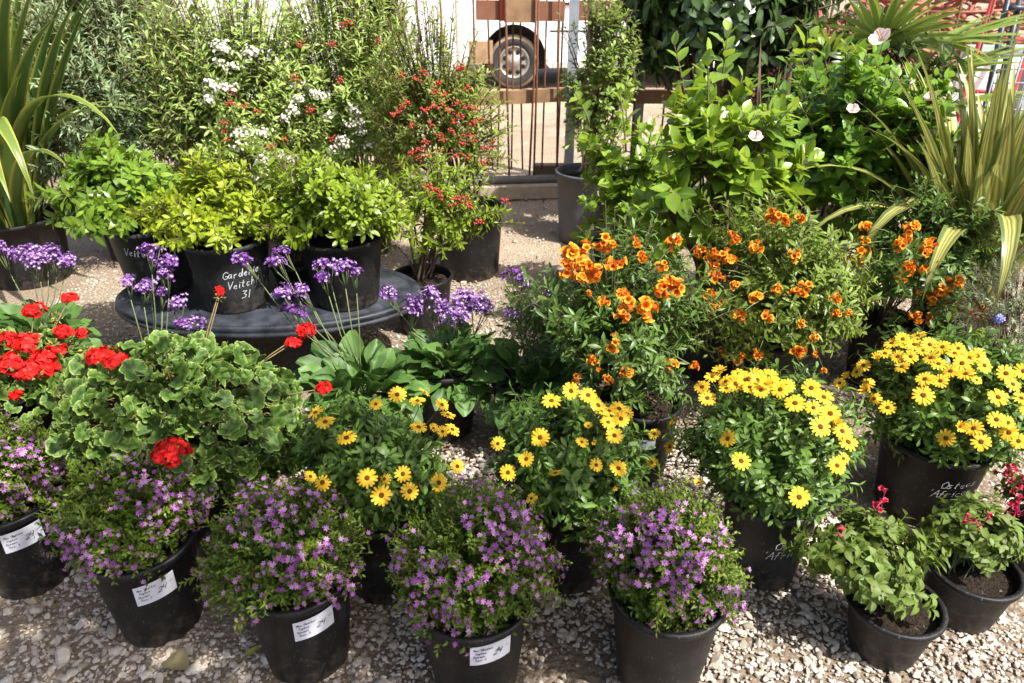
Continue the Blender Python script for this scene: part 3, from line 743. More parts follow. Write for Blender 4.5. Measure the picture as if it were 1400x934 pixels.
daisy(1252, 690, 24, 'large yellow african daisy at the right in a tall black pot with white chalk writing',
      [(1234, 464), (1256, 460), (1271, 472), (1289, 475), (1274, 490), (1181, 500), (1210, 484, 1.05), (1228, 488), (1234, 502, 1.05), (1300, 508, 1.05), (1325, 490), (1321, 512), (1265, 519, 1.05), (1286, 521), (1148, 524, .95), (1186, 523, 1.05), (1187, 535), (1196, 545), (1214, 558, 1.15), (1262, 541, 1.15), (1336, 487), (1384, 526, 1.1), (1364, 544, 1.05), (1399, 508), (1375, 511), (1305, 484), (1315, 497), (1250, 472), (1220, 470), (1200, 492), (1245, 488, .9), (1294, 599, 1.15), (1311, 584), (1332, 586, 1.1), (1341, 604, 1.05), (1362, 574, 1.15), (1379, 591), (1378, 578, .9), (1392, 603), (1345, 500), (1396, 545), (1406, 560), (1335, 520, .7), (1240, 475, .9), (1262, 480, .9), (1283, 498, .9), (1310, 477, .9), (1172, 509, .8), (1160, 516, .8), (1176, 572, .45)],
      (.05, .04, .435), (.35, .28, .24), size=POT7, n=800, writing=osteo(.10, .195, 15, True))

# ------------------------------------------------------------------ red geraniums
def geranium(x, y, seed, label, c, r, heads, nleaf, lsize, buds=()):
    rg = np.random.default_rng(seed)
    root, p = potted('geranium_plant', label, 'potted plant', x, y, group='red geraniums')
    c = np.array(c); r = np.array(r); L, S = MB(), MB()
    n = nleaf; P = dome(rg, n, c, r, -.75, .06, .80, .85)
    q_ = n // 4; P[:q_] = c + (P[:q_] - c) * rg.uniform(.55, .85, (q_, 1)) + np.array([0, -.03, .02])
    out = nrm((P - c) / r)
    base = c + (P - c) * .68; base[:, 2] = np.minimum(base[:, 2], P[:, 2] - .02)
    N = nrm(out * .8 + np.array([0, -.15, .75]) + rg.normal(0, .45, (n, 3)))
    D = nrm(out * .6 + rg.normal(0, .6, (n, 3)) + np.array([0, -.1, -.1]))
    sz = lsize * rg.uniform(.55, 1.15, n); R = frame(D, N); R = R * sz[:, None, None]
    ti = rg.uniform(0, 1, n); pick = rg.integers(0, len(L_GER), n)
    for k, tp in enumerate(L_GER):
        m = pick == k; L.inst(tp, R[m], P[m], ti[m])
    S.tubes(np.stack([base, base * .5 + P * .5 + np.array([0, 0, .02]), P - N * .008, P], 1), [.0030, .0022, .0017, .0012], 5)
    L.obj('foliage', M['ger_leaf'], root)
    for hd in heads:
        u, v, sc = hd[:3]; fl = hd[3] if len(hd) > 3 else 1.
        Q = onhull(u, v, c, r * 1.09)
        b = MB(); m = int(30 * sc ** 1.6) + 6
        d = nrm(rg.normal(size=(m, 3)) + np.array([0, -.35, .55])); R0 = .030 * sc
        Pp = Q + d * R0 * rg.uniform(.72, 1., (m, 1)) * np.array([1.15, 1.15, .72 * fl]); 
        Rf = frame(np.cross(d, rg.normal(size=(m, 3))), nrm(d + rg.normal(0, .35, (m, 3)))) * rg.uniform(.0105, .0145, m)[:, None, None]
        b.inst(T_STAR5, Rf, Pp, rg.uniform(0, 1, m))
        Rf = frame(np.cross(d, rg.normal(size=(m, 3))), nrm(d + rg.normal(0, .5, (m, 3)))) * rg.uniform(.007, .011, m)[:, None, None]
        b.inst(T_STAR5, Rf, Pp + d * .004, rg.uniform(0, 1, m))
        b.obj('flower_head', M['ger_red'], root)
        q = c * .75 + Q * .25; S.tubes(np.array([q, q * .4 + Q * .6 + np.array([0, 0, .01]), Q]), [.0026, .0022, .0018], 5)
    for u, v, sc in buds:
        Q = onhull(u, v, c, r * 1.1); b = MB(); m = 16
        d = nrm(rg.normal(size=(m, 3)) + np.array([0, 0, .4])); D2 = d
        b.inst(t_small(.5, .6, .1), frame(D2, rg.normal(size=(m, 3))) * (.016 * sc), Q + d * .010 * sc, rg.uniform(0, 1, m))
        b.obj('bud_cluster', M['bud'], root)
        q = c * .7 + Q * .3; S.tubes(np.array([q, q * .4 + Q * .6, Q]), [.0026, .002, .0016], 5)
    S.obj('stems', M['ger_stalk'], root)
geranium(-1.60, 2.14, 31, 'red geranium at the left edge thick with scarlet flower heads', (-1.62, 2.10, .42), (.27, .25, .20),
         [(47, 424, 1.05, .8), (95, 408, .7), (88, 453, .85), (112, 455, .5), (38, 470, 1.2), (14, 497, 1.15), (62, 488, 1.1), (40, 507, 1.1), (68, 505, .8), (8, 465, .9), (84, 478, .45), (22, 540, .35)],
         340, .041, [(78, 435, 1.), (50, 515, 1.2), (80, 535, 1.1), (75, 472, 1.)])
geranium(-.97, 1.86, 32, 'broad geranium with crinkled pale edged leaves and a few scarlet heads, left of centre', (-.985, 1.84, .465), (.35, .27, .255),
         [(235, 618, 1.4), (443, 531, .62), (402, 468, .62), (419, 452, .8), (300, 398, .25), (138, 486, 1.15, .45), (158, 492, .9, .45)],
         840, .041, [(300, 406, .8), (230, 510, .8), (117, 480, .8)])

# ------------------------------------------------------------------ sea lavenders (statice)
def statice(x, y, seed, label, heads, nleaf, lsize, lc, lr, size=POT5):
    rg = np.random.default_rng(seed)
    root, p = potted('sea_lavender_plant', label, 'potted plant', x, y, size=size, group='purple sea lavenders')
    L, S = MB(), MB(); lc = np.array(lc); base = np.array([x, y, size[2] - .03]); n = nleaf
    az = np.arange(n) * 2.39996 + rg.normal(0, .3, n); el = np.radians(rg.uniform(-22, 72, n))
    D = np.stack([np.cos(az) * np.cos(el), np.sin(az) * np.cos(el), np.sin(el)], 1)
    q = base + D * np.array(lr) * rg.uniform(.12, .55, (n, 1)) + (lc - base) * rg.uniform(.2, .9, (n, 1))
    N = nrm(np.array([0, -.1, 1.]) - D * np.sin(el)[:, None] + rg.normal(0, .25, (n, 3)))
    sz = lsize * rg.uniform(.65, 1.1, n); R = frame(D, N) * sz[:, None, None]; pick = rg.integers(0, len(L_SPAT), n); ti = rg.uniform(0, 1, n)
    for k, tp in enumerate(L_SPAT):
        m = pick == k; L.inst(tp, R[m], q[m], ti[m])
    S.tubes(np.stack([np.broadcast_to(base, q.shape), q * .5 + base * .5 + np.array([0, 0, .01]), q], 1), [.004, .0032, .0026], 5)
    L.obj('foliage', M['sta_leaf'], root)
    for hd in heads:
        u, v, wpx, hpx, dY, tone = hd
        Q = atY(u, v, y + dY); dist = np.linalg.norm(Q - EYE); a = wpx * .5 * dist / F / 1.2; bz = hpx * .5 * dist / F / 1.05
        b = MB(); m = int(np.clip(38000 * a * (a + bz), 60, 420))
        ph = rg.uniform(0, 6.28, m); rr = np.sqrt(rg.uniform(0, 1, m)); lift = rg.uniform(-.3, 1, m)
        sub = rg.normal(0, .42, (5, 3)) * np.array([a, a * .8, bz * .5]); pk = rg.integers(0, 5, m); rr = rr * .62
        Pp = Q + sub[pk] + np.stack([a * rr * np.cos(ph), .8 * a * rr * np.sin(ph), bz * (lift * np.sqrt(np.maximum(.05, 1 - rr ** 2))) + .12 * a * np.sin(3 * ph)], 1)
        dd = nrm(Pp - Q + np.array([0, 0, a * .8]) + rg.normal(0, a * .5, (m, 3)))
        Rf = frame(np.cross(dd, rg.normal(size=(m, 3))), dd) * rg.uniform(.0055, .0085, m)[:, None, None]
        b.inst(t_star(5, 1, .95, .75), Rf, Pp, np.clip(tone + rg.normal(0, .25, m), 0, 1))
        w_ = rg.uniform(size=m) < (.42 if tone > .15 else .05)
        b.inst(T_STAR5, Rf[w_] * .42, Pp[w_] + dd[w_] * .005, rg.uniform(0, 1, w_.sum()), 1)
        b.obj('flower_head', [M['sta_flower'], M['sta_white']], root)
        foot = Q - np.array([0, 0, bz * 1.2 + .05]) + (base - Q) * np.array([.15, .15, 0])
        k = 7; tw = Pp[rg.choice(m, k)]
        S.tubes(np.stack([np.broadcast_to(foot, (k, 3)), foot * .35 + tw * .65 - np.array([0, 0, .01]), tw], 1), [.0016, .0012, .0008], 4)
        mid_ = base * .5 + foot * .5 + np.array([(foot[0] - base[0]) * .2, (foot[1] - base[1]) * .2, .02])
        S.tubes(np.array([base, base * .72 + foot * .28 + np.array([0, 0, .04]), mid_ + np.array([0, 0, .03]), foot]), [.0028, .0025, .0022, .0017], 5)
    S.obj('stems', M['pale_stem'], root)
statice(-1.95, 2.72, 41, 'sea lavender at the left edge with flat violet heads before the sword leaves',
        [(36, 347, 34, 20, 0, .6), (50, 357, 40, 20, -.03, .75), (76, 350, 34, 20, .03, .35), (88, 357, 26, 16, 0, .5), (1, 345, 18, 22, 0, .6), (64, 345, 22, 12, .05, .5)],
        60, .15, (-1.90, 2.6, .32), (.24, .22, .12))
statice(-1.33, 2.34, 42, 'sea lavender rising behind the broad geranium before the first pot on the tub',
        [(207, 345, 26, 20, 0, .3), (223, 360, 28, 22, .02, .2), (233, 378, 24, 20, 0, .25), (172, 385, 22, 12, 0, .7), (193, 394, 20, 14, 0, .5), (222, 400, 16, 14, 0, .4), (206, 388, 14, 10, .03, .6), (244, 418, 28, 22, 0, .95), (255, 444, 36, 14, 0, .3)],
        64, .15, (-1.27, 2.28, .28), (.34, .24, .12))
statice(-.55, 2.30, 43, 'sea lavender between the geranium and the daisies with many slim forked stems',
        [(329, 356, 36, 18, .03, .25), (378, 361, 34, 16, 0, .3), (388, 345, 26, 12, .05, .3), (390, 402, 38, 18, 0, .75), (418, 399, 28, 16, 0, .6), (405, 425, 38, 18, 0, .05), (445, 362, 26, 14, .04, .2), (441, 380, 28, 12, 0, .05), (468, 366, 34, 18, 0, .5), (486, 374, 22, 16, 0, .25)],
        58, .165, (-.53, 2.22, .32), (.28, .20, .14))
statice(-.27, 2.50, 44, 'sea lavender with one very large rounded violet head beside the tub rim',
        [(536, 403, 38, 18, .02, .3), (552, 424, 44, 26, 0, .5), (588, 409, 32, 28, 0, .65), (602, 424, 26, 22, 0, .5), (632, 412, 52, 34, .02, .55), (655, 424, 40, 36, 0, .5), (628, 434, 56, 26, -.03, .55)],
        84, .15, (-.22, 2.44, .28), (.30, .20, .13))
statice(.06, 2.40, 45, 'sea lavender touching the orange trumpet bush, with upright fleshy leaves',
        [(702, 380, 28, 22, .02, .15), (716, 388, 24, 20, 0, .3), (754, 409, 32, 20, 0, .55), (736, 421, 24, 18, 0, .65), (710, 432, 30, 22, 0, .6), (766, 434, 32, 20, 0, .3)],
        52, .15, (.06, 2.34, .26), (.18, .18, .14))

# ------------------------------------------------------------------ black oval tub, upside down, used as a table
tx, ty, tz = -1.10, 3.06, .37
t = thing('upturned_tub', 'black oval rubber tub turned upside down as a table for the gardenia pots', 'tub', (tx, ty, 0))
b = MB(); A, B_ = .68, .385
prof = [(.985, tz - .050), (1.012, tz - .048), (1.016, tz - .034), (1.002, tz - .030), (1.0, tz - .024), (1.008, tz - .018), (1.004, tz - .006), (.992, tz), (.955, tz + .001), (.945, tz - .006), (.93, tz - .006), (.92, tz), (.60, tz), (.3, tz + .001), (.001, tz + .001)]
b.lathe([(r, z) for r, z in prof], 72, (tx, ty, 0), A, B_); b.obj('tub_top', M['tub'], t)
b = MB(); b.lathe([(.50, 0), (.51, .02), (.54, .20), (.58, tz - .10), (.95, tz - .056), (.99, tz - .048)], 64, (tx, ty, 0), A, B_); b.obj('tub_wall', M['pot'], t)

def bushy(root, p, seed, base, c, r, n, nleaf, size, tpls, mat, stemmat='twig', t0=.2, spread=(75, 28), arch=.2, upb=.4, stem=.003, tint=(0, .7), tipgain=.35, zmin=-.4, inner=.5, lump=.18, tipsize=.65, bspread=.03, jit=.35, zbias=.95, sag=0., pair=False, blo=.5, bhi=.82, limbs=18):
    rg = np.random.default_rng(seed); L, S = MB(), MB()
    tips = dome(rg, n, c, r, zmin, lump, inner, zbias)
    bs = crown_base(rg, S, base, c, np.array(r), tips, blo, bhi, .4, stem * 1.9, 5, limbs)
    bz, tn = shoots(L, S, rg, bs, tips, nleaf, size, tpls, t0, spread, arch, upb, stem, tint, tipgain, jit, tipsize, 4, sag, pair)
    S.obj('stems', M[stemmat], root); L.obj('foliage', M[mat], root)
    return rg, tips, bz, tn

# pots on the tub
x, y, _ = atz(222, 390, tz)
root, p = potted('gardenia_plant', 'bright green gardenia in a black pot with chalk writing, leftmost on the tub', 'potted plant', x, y, tz, POT7, 'pot_dusty', 'gardenias on the upturned tub')
bushy(root, p, 51, (x, y, tz + .27), (x - .06, y, tz + .43), (.30, .26, .22), 230, 12, .072, L_ELL, 'gar_leaf', spread=(78, 30), tint=(0, .75), lump=.34)
chalk(root, p, x, y, tz, *POT7, -.03, [('Veitchii', -.10, .205)], 7, .034, .0028, -.1)
x, y, _ = atz(325, 413, tz)
root, p = potted('gardenia_plant', 'golden yellow gardenia in a black pot with three lines of chalk writing', 'potted plant', x, y, tz, POT7, 'pot_dusty', 'gardenias on the upturned tub')
bushy(root, p, 52, (x, y, tz + .27), (x - .02, y, tz + .40), (.27, .24, .21), 330, 13, .052, L_OBOV, 'gold_leaf', tint=(.0, .7), tipgain=.55, spread=(78, 25), lump=.34)
chalk(root, p, x, y, tz, *POT7, .035, [('Gardenia', -.075, .170), ('Veitchii', -.06, .122), ('31', -.01, .072)], 8, .034, .0028, .05)
x, y, _ = atz(476, 410, tz)
root, p = potted('gardenia_plant', 'lime green gardenia in a plain black pot at the right end of the tub', 'potted plant', x, y, tz, POT7, 'pot', 'gardenias on the upturned tub')
bushy(root, p, 53, (x, y, tz + .27), (x - .02, y, tz + .43), (.34, .27, .24), 430, 13, .052, L_OBOV, 'lime_leaf', tint=(.0, .7), tipgain=.5, spread=(78, 25), lump=.36)
x, y, _ = atz(407, 382, tz)
root, p = potted('small_shrub', 'small dark green shrub in a low black pot between two gardenias on the tub', 'potted plant', x, y, tz, (.115, .095, .10), 'pot', None)
bushy(root, p, 54, (x, y, tz + .08), (x, y + .02, tz + .21), (.13, .12, .15), 90, 12, .028, L_OBOV, 'berry_leaf', tint=(0, .4))

# ------------------------------------------------------------------ orange trumpet bushes
TRUMP = []
def trumpet_mesh(seed):
    rg = np.random.default_rng(seed); b = MB(); m = int(rg.integers(6, 11))
    d = nrm(rg.normal(size=(m, 3)) + np.array([0, 0, .45])); pos = rg.normal(0, .008, (m, 3))
    R = frame(d, rg.normal(size=(m, 3))) * (rg.uniform(.038, .056, m))[:, None, None]
    b.inst(T_TRUMP, R, pos - d * .012, rg.uniform(0, 1, m)); return b.mesh('trumpet_cluster', M['tec_flower'])
TRUMP = [trumpet_mesh(k) for k in range(6)]
def tecoma(px, py, seed, label, c, r, clusters, mat, n, base_z=None, potsz=POT5, dxy=(0, 0)):
    x, y, _ = atz(px, py, 0)
    root, p = potted('trumpet_bush', label, 'potted plant', x, y, size=potsz, group='orange trumpet bushes')
    c = np.array(c); r = np.array(r)
    rg, tips, bz, tn = bushy(root, p, seed, (x, y, potsz[2] - .03), c, r * .98, n, 13, .050, L_LANCE, mat, 'twig', .1, (88, 40), .2, .45, .0022, (0, .8), .25, -.85, .4, .34, .75, .03, .5, .9)
    S = MB()
    for u, v, k in clusters:
        Q = onhull(u, v, c, r * 1.02); out = nrm((Q - c) / r + np.array([0, -.2, .5]) + rg.normal(0, .3, 3))
        R = frame(np.cross(out, rg.normal(size=3))[None], out[None])[0]
        link('flower_cluster', TRUMP[rg.integers(0, 6)], root, Q - np.array(root.location), rotmat_to_euler(R), float(k * rg.uniform(.60, .86)))
        q = c * .7 + Q * .3; S.tubes(np.array([q, q * .4 + Q * .6 + np.array([0, 0, .01]), Q]), [.0026, .002, .0016], 5)
    S.obj('flower_stalks', M['pale_stem'], root)
    return root, p, x, y
root, p, x, y = tecoma(868, 640, 61, 'orange trumpet bush with deep orange clusters, grey label band on its pot', (.345, 2.29, .55), (.36, .29, .36),
   [(782, 349, 1.1), (798, 341, 1.), (824, 333, 1.), (838, 337, 1.05), (776, 366, 1.), (842, 360, 1.05), (812, 373, .9), (795, 377, .9), (848, 404, .9), (857, 416, .9), (885, 422, 1.05), (909, 394, .95), (924, 392, 1.05), (824, 413, .55), (851, 431, .8), (840, 470, .9), (810, 494, .6), (857, 509, .65), (920, 500, .85), (951, 502, .55), (831, 520, .5), (788, 517, .6), (869, 331, .65), (923, 329, 1.), (876, 350, .65), (905, 364, .6), (800, 362, 1.), (915, 384, .8), (805, 400, .4), (818, 505, .4)],
   'tec_leaf', 560)
b = MB(); put = surf(x, y, 0, *POT5, facing(x, y, .0, .136)); n = 14; V = [put(-.055 + .12 * i / n, .175 + .045 * j) for j in (0, 1) for i in range(n + 1)]
b.add(V, [(i, i + 1, n + 2 + i, n + 1 + i) for i in range(n)])
for k in range(4): write(b, lambda s_, hh: put(s_, hh, .0024), 'Tecoma x smithii size 5', -.05, .208 - k * .010, .0062, .001, 1, .1, 0, k)
b.obj('label_band', [M['paper_grey'], M['ink']], p, origin=tuple(root.location), smooth=False)
tecoma(1050, 545, 62, 'pale leaved orange trumpet bush, smaller scattered clusters, behind the sunlit daisy', (1.08, 2.66, .56), (.37, .30, .34),
   [(957, 341, .9), (980, 344, .8), (975, 367, .9), (998, 358, .9), (980, 377, .9), (972, 401, 1.), (980, 415, 1.), (1005, 391, .6), (1034, 407, .9), (1010, 431, .8), (1049, 433, .9), (1061, 395, .7), (1010, 490, .7), (987, 479, .5), (1033, 338, .9), (1073, 299, .9), (1057, 296, .9), (1093, 299, .8), (1087, 349, .8), (1063, 397, .6), (1087, 398, .8), (1100, 394, .8), (1144, 409, .6), (1160, 428, .5), (1144, 430, .5), (1097, 442, .5), (1112, 461, .5), (1090, 481, .9), (1114, 484, .5), (1012, 490, .6), (1036, 484, .6), (1127, 508, .5), (1003, 325, .8), (990, 350, .8), (968, 352, .6)],
   'tec_leaf_pale', 600)
tecoma(1190, 520, 63, 'orange trumpet bush with a bare twiggy base, behind the large daisy', (1.68, 2.84, .66), (.36, .27, .25),
   [(1187, 310, .95), (1181, 332, .9), (1180, 346, .9), (1177, 359, .9), (1153, 352, .95), (1247, 311, 1.), (1237, 329, 1.), (1229, 336, .9), (1271, 334, 1.1), (1267, 367, .9), (1240, 364, .95), (1234, 379, 1.), (1243, 372, .8), (1306, 386, 1.1), (1288, 397, 1.1), (1276, 404, 1.), (1318, 415, .9), (1303, 427, 1.), (1252, 437, .9), (1273, 436, .9), (1328, 433, .8), (1346, 424, 1.), (1337, 446, 1.), (1264, 344, .8), (1256, 400, .5)],
   'tec_leaf', 420)

# ------------------------------------------------------------------ small salvias at the front right
def salvia(px, py, seed, label, c, r, n, spikes, size=(.116, .088, .178)):
    x, y, _ = atz(px, py, 0)
    root, p = potted('salvia_plant', label, 'potted plant', x, y, size=size, group='small salvias in short black pots', soil=.80)
    c = np.array([x + c[0], y + c[1], c[2]]); r = np.array(r)
    rg, tips, bz, tn = bushy(root, p, seed, (x + .0, y + .02, size[2] * .78), c, r, n, 9, .037, [t_leaf(.58, 5, .25, .25, .36, .01, .1, 5), t_leaf(.62, 5, .1, .45, .36, .02, .1, 6), t_leaf(.5, 5, .4, .15, .38, .01, .1, 7)], 'salvia_leaf', 'pale_stem', .15, (85, 45), .3, .5, .0012, (0, .7), .35, -.35, .45, .22, .75, .03, .45, 1, 0, True)
    S = MB()
    for u, v, m, ln in spikes:
        Q = onhull(u, v, c, r * 1.05); ax = nrm(np.array([rg.normal(0, .5), rg.normal(0, .3), 1.])); b = MB()
        k = m; d = nrm(rg.normal(size=(k, 3)) + np.array([0, 0, .2])); P = Q + ax * (np.linspace(-.5, .5, k) * ln)[:, None]
        b.inst(T_TRUMP, frame(d, rg.normal(size=(k, 3))) * (rg.uniform(.018, .028, k))[:, None, None] * np.array([.8, 1, .8]), P, rg.uniform(0, 1, k))
        b.obj('flower_spike', M['salvia_red'], root)
        S.tubes(np.array([c * .6 + Q * .4, Q - ax * ln * .5, Q + ax * ln * .5]), [.0018, .0014, .0008], 5)
    if spikes: S.obj('flower_stalks', M['bronze'], root)
salvia(1204, 884, 71, 'small green salvia leaning out of a short black pot, nearest on the open gravel', (-.075, .06, .265), (.19, .155, .13), 190, [(1207, 684, 5, .045), (1196, 697, 3, .02), (1145, 724, 2, .01)])
salvia(1309, 836, 72, 'small salvia with fresh green leaves in a short black pot below the chalked daisy pot', (.0, .05, .25), (.145, .12, .115), 130, [(1343, 716, 4, .03), (1320, 708, 3, .015)])
salvia(1412, 785, 73, 'salvia with crimson spikes in a short black pot cut by the right edge', (.0, .03, .28), (.14, .12, .15), 120, [(1385, 655, 12, .07), (1392, 690, 12, .05), (1398, 660, 10, .06), (1376, 643, 8, .05), (1390, 702, 8, .03)])

# ------------------------------------------------------------------ rosemary at the right edge
x, y = 1.90, 2.45
root, p = potted('rosemary_plant', 'grey green rosemary with a pale blue flower in a grey pot at the right edge', 'potted plant', x, y, 0, POT5, 'pot_grey')
rg, tips, bz, tn = bushy(root, p, 81, (x, y, .24), (x + .02, y + .05, .52), (.30, .24, .26), 260, 34, .024, L_NEED, 'rose_leaf', 'twig', .25, (65, 35), .3, .2, .0022, (0, .9), .1, -.5, .5, .2, .8)
ex = np.array([atY(1352 + 9 * k, 330 + 18 * k, 2.9) for k in range(6)]); L, S = MB(), MB()
shoots(L, S, rg, np.broadcast_to(np.array([x, y + .05, .3]), (6, 3)), ex, 60, .024, L_NEED, .3, (65, 40), .3, .2, .003, (0, .5), .1, .35, .8); L.obj('tall_sprigs', M['rose_leaf'], root); S.obj('sprig_stems', M['twig'], root)
b = MB(); Q = atY(1366, 436, 2.32); d = nrm(rg.normal(size=(14, 3)) + np.array([0, -.4, .3])); b.inst(t_star(4, 1, .8, .3), frame(np.cross(d, rg.normal(size=(14, 3))), d) * .009, Q + d * .015, rg.uniform(0, 1, 14)); b.obj('flower_cluster', M['rose_fl'], root)

# ------------------------------------------------------------------ sword leaved flax plants
def flax(x, y, seed, label, n, ln, wd, mat, psize, fan=1., z=0, extra=(), potm='pot', curlm=1.6):
    rg = np.random.default_rng(seed)
    root, p = potted('flax_plant', label, 'potted plant', x, y, z, psize, potm, 'sword leaved flax plants')
    b = MB()
    def blade(base, az, el0, length, width, curl, twist, ti):
        k = 16; s_ = np.linspace(0, 1, k); el = el0 - curl * s_ ** 2.2
        step = length / (k - 1); P = [np.array(base, float)]
        for i in range(1, k):
            e = el[i]; a = az + twist * s_[i]
            P.append(P[-1] + step * np.array([cos(a) * cos(e), sin(a) * cos(e), sin(e)]))
        P = np.array(P); T = nrm(np.gradient(P, axis=0))
        side = nrm(np.cross(T, np.array([0, 0, 1.]) + .001 * T) ) * (1 if abs(el0) < 1.6 else -1)
        fixed = np.array([-sin(az), cos(az), 0]); side = nrm(np.where((side @ fixed)[:, None] < 0, -side, side) * .4 + fixed)
        side = nrm(side - (side * T).sum(1)[:, None] * T); N = np.cross(T, side)
        wv = width / 2 * np.clip(np.minimum(.55 + 1.6 * s_, (1 - s_) * 2.6 + .0), 0.01, 1)
        cols = np.array([-1, -.5, 0, .5, 1.]); fold = .55 * (1 - s_) + .12
        V = P[:, None] + side[:, None] * (wv[:, None] * cols)[..., None] + N[:, None] * (np.abs(cols) * wv[:, None] * fold[:, None])[..., None]
        idx = np.arange(k * 5).reshape(k, 5)
        q = np.stack([idx[:-1, :-1], idx[:-1, 1:], idx[1:, 1:], idx[1:, :-1]], -1).reshape(-1, 4)
        b.add(V.reshape(-1, 3), {4: q}, ti, np.tile((cols + 1) / 2, k))
    for i in range(n):
        az = rg.uniform(0, 2 * pi); q = rg.uniform(0, 1) ** .8; el0 = radians(90 - 36 * q * fan)
        o = rg.uniform(.0, psize[0] * .55)
        blade((x + o * cos(az), y + o * sin(az), z + psize[2] * .85), az, el0, ln * rg.uniform(.6, 1.05), wd * rg.uniform(.7, 1.1), rg.uniform(.05, .35) + q * rg.uniform(.1, curlm), rg.normal(0, .25), rg.uniform(0, 1))
    for a in extra:
        blade((x + .05 * cos(a[0]), y + .05 * sin(a[0]), z + psize[2] * .85), a[0], radians(a[1]), a[2], a[3], radians(a[4]), a[5], a[6])
    b.obj('sword_leaves', M[mat], root)
x, y, _ = atz(45, 380, 0)
flax(x, y, 91, 'tall green sword leaved flax in a wide black pot at the left edge', 170, 1.70, .092, 'strap', (.25, .215, .39), .75, curlm=.8,
     extra=[(-.9, 72, 1.5, .085, 165, .1, .9), (-.5, 70, 1.5, .085, 120, .1, 1.), (-1.2, 75, 1.45, .09, 175, -.1, .95), (-.2, 66, 1.3, .07, 95, .2, .8), (-1.6, 68, 1.2, .08, 150, .1, .6), (-.7, 56, 1.1, .075, 80, .1, .5), (-.3, 60, 1.3, .075, 75, .1, .7), (-1.0, 62, 1.2, .08, 120, .1, 1.)])
flax(2.08, 3.08, 92, 'flax with yellow striped sword leaves arching at the right edge', 150, 1.15, .095, 'strap_var', (.21, .18, .34), .70, curlm=.8,
     extra=[(3.6, 72, 1.15, .10, 150, .0, .6), (3.9, 68, 1.1, .095, 150, .1, .8), (3.3, 62, 1.1, .09, 120, .0, .7), (4.9, 76, 1.15, .11, 190, .0, .9), (3.0, 64, 1.2, .07, 95, .1, .5), (4.2, 74, 1.2, .09, 170, .1, .3), (5.2, 74, 1.1, .10, 170, .1, .8)])

# ------------------------------------------------------------------ shrubs at the back
def berries(rg, root, pts, mat, r0=.0052, k=(8, 15), spread=.012, name='berry_cluster'):
    for P in pts:
        m = int(rg.integers(*k)); b = MB(); off = rg.normal(0, spread, (m, 3)) * np.array([1, 1, .7])
        b.inst(ICO1, np.broadcast_to(np.eye(3), (m, 3, 3)) * (r0 * rg.uniform(.75, 1.15, m))[:, None, None], P + off, rg.uniform(0, 1, m))
        b.tubes(np.stack([np.broadcast_to(P, off.shape), P + off * .5 - np.array([0, 0, .003]), P + off], 1), .0012, 4, 1)
        b.obj(name, [M[mat], M['twig']], root)
def blossoms(rg, root, pts, mat, k=(26, 44), spread=.021, sz=.0078):
    for P in pts:
        m = int(rg.integers(*k)); b = MB(); off = rg.normal(0, spread, (m, 3)) * np.array([1, 1, .6]); d = nrm(off + rg.normal(0, .01, (m, 3)) + np.array([0, -.01, .02]))
        b.inst(T_STAR5, frame(np.cross(d, rg.normal(size=(m, 3))), d) * (sz * rg.uniform(.7, 1.2, m))[:, None, None], P + off, rg.uniform(0, 1, m)); b.tubes(np.stack([np.broadcast_to(P, off.shape), P + off * .5 - np.array([0, 0, .004]), P + off], 1), .0010, 4, 1); b.obj('blossom_cluster', [M[mat], M['pale_stem']], root)
POT15 = (.205, .175, .42)
root, p = potted('coast_rosemary', 'silver green fine leaved shrub standing between the flax and the blossoming hedge plants', 'potted plant', -2.42, 4.5, 0, POT15)
bushy(root, p, 101, (-2.42, 4.5, .38), (-2.36, 4.42, 1.02), (.74, .5, .90), 1050, 22, .072, L_NEEDW, 'silver_leaf', 'twig', .1, (62, 30), .2, .3, .006, (0, .8), .3, -.6, .35, .2, .7, .05)
def firethorn(x, y, seed, label, c, r, n, mat, bpx, wpx, bare=0, Yd=-.25, group='firethorn shrubs', psize=POT15, leaf=.060, tint=(0, .8), potm='pot'):
    root, p = potted('firethorn_shrub', label, 'potted shrub', x, y, 0, psize, potm, group)
    rg, tips, bz, tn = bushy(root, p, seed, (x, y, psize[2] - .04), c, r, int(n * 1.7), 15, leaf, L_LANCE, mat, 'twig', .1, (80, 32), .25, .4, .004, tint, .3, -.75, .35, .22, .7, .04)
    c = np.array(c); r = np.array(r)
    berries(rg, root, [onhull(u, v, c, r * 1.02) for u, v in bpx], 'berry'); blossoms(rg, root, [onhull(u, v, c, r * 1.0) for u, v in wpx] + [onhull(u + rg.normal(0, 22), v + rg.normal(0, 16), c, r * 1.0) for u, v in wpx], 'white_fl')
    return root
firethorn(-1.55, 4.35, 102, 'firethorn with white blossom and few red berries, behind the golden gardenia', (-1.55, 4.28, .98), (.60, .42, .80), 520, 'pyr_leaf',
   [(308, 168), (308, 180), (310, 190), (318, 125), (352, 152), (333, 145), (314, 143), (368, 200), (385, 190), (404, 106), (425, 150), (340, 205)],
   [(300, 85), (285, 135), (292, 115), (318, 90), (345, 70), (390, 160), (400, 150), (325, 200), (380, 215), (405, 230), (430, 125), (300, 60), (355, 240), (360, 180)])
firethorn(-.98, 4.6, 103, 'firethorn with white blossom and a clump of berries against the white trailer', (-1.0, 4.5, 1.02), (.50, .36, .86), 420, 'pyr_leaf',
   [(470, 32), (478, 30), (452, 60), (465, 110), (455, 190), (428, 150), (412, 60), (515, 55)], [(478, 170), (470, 195), (440, 130), (490, 165), (495, 180)])
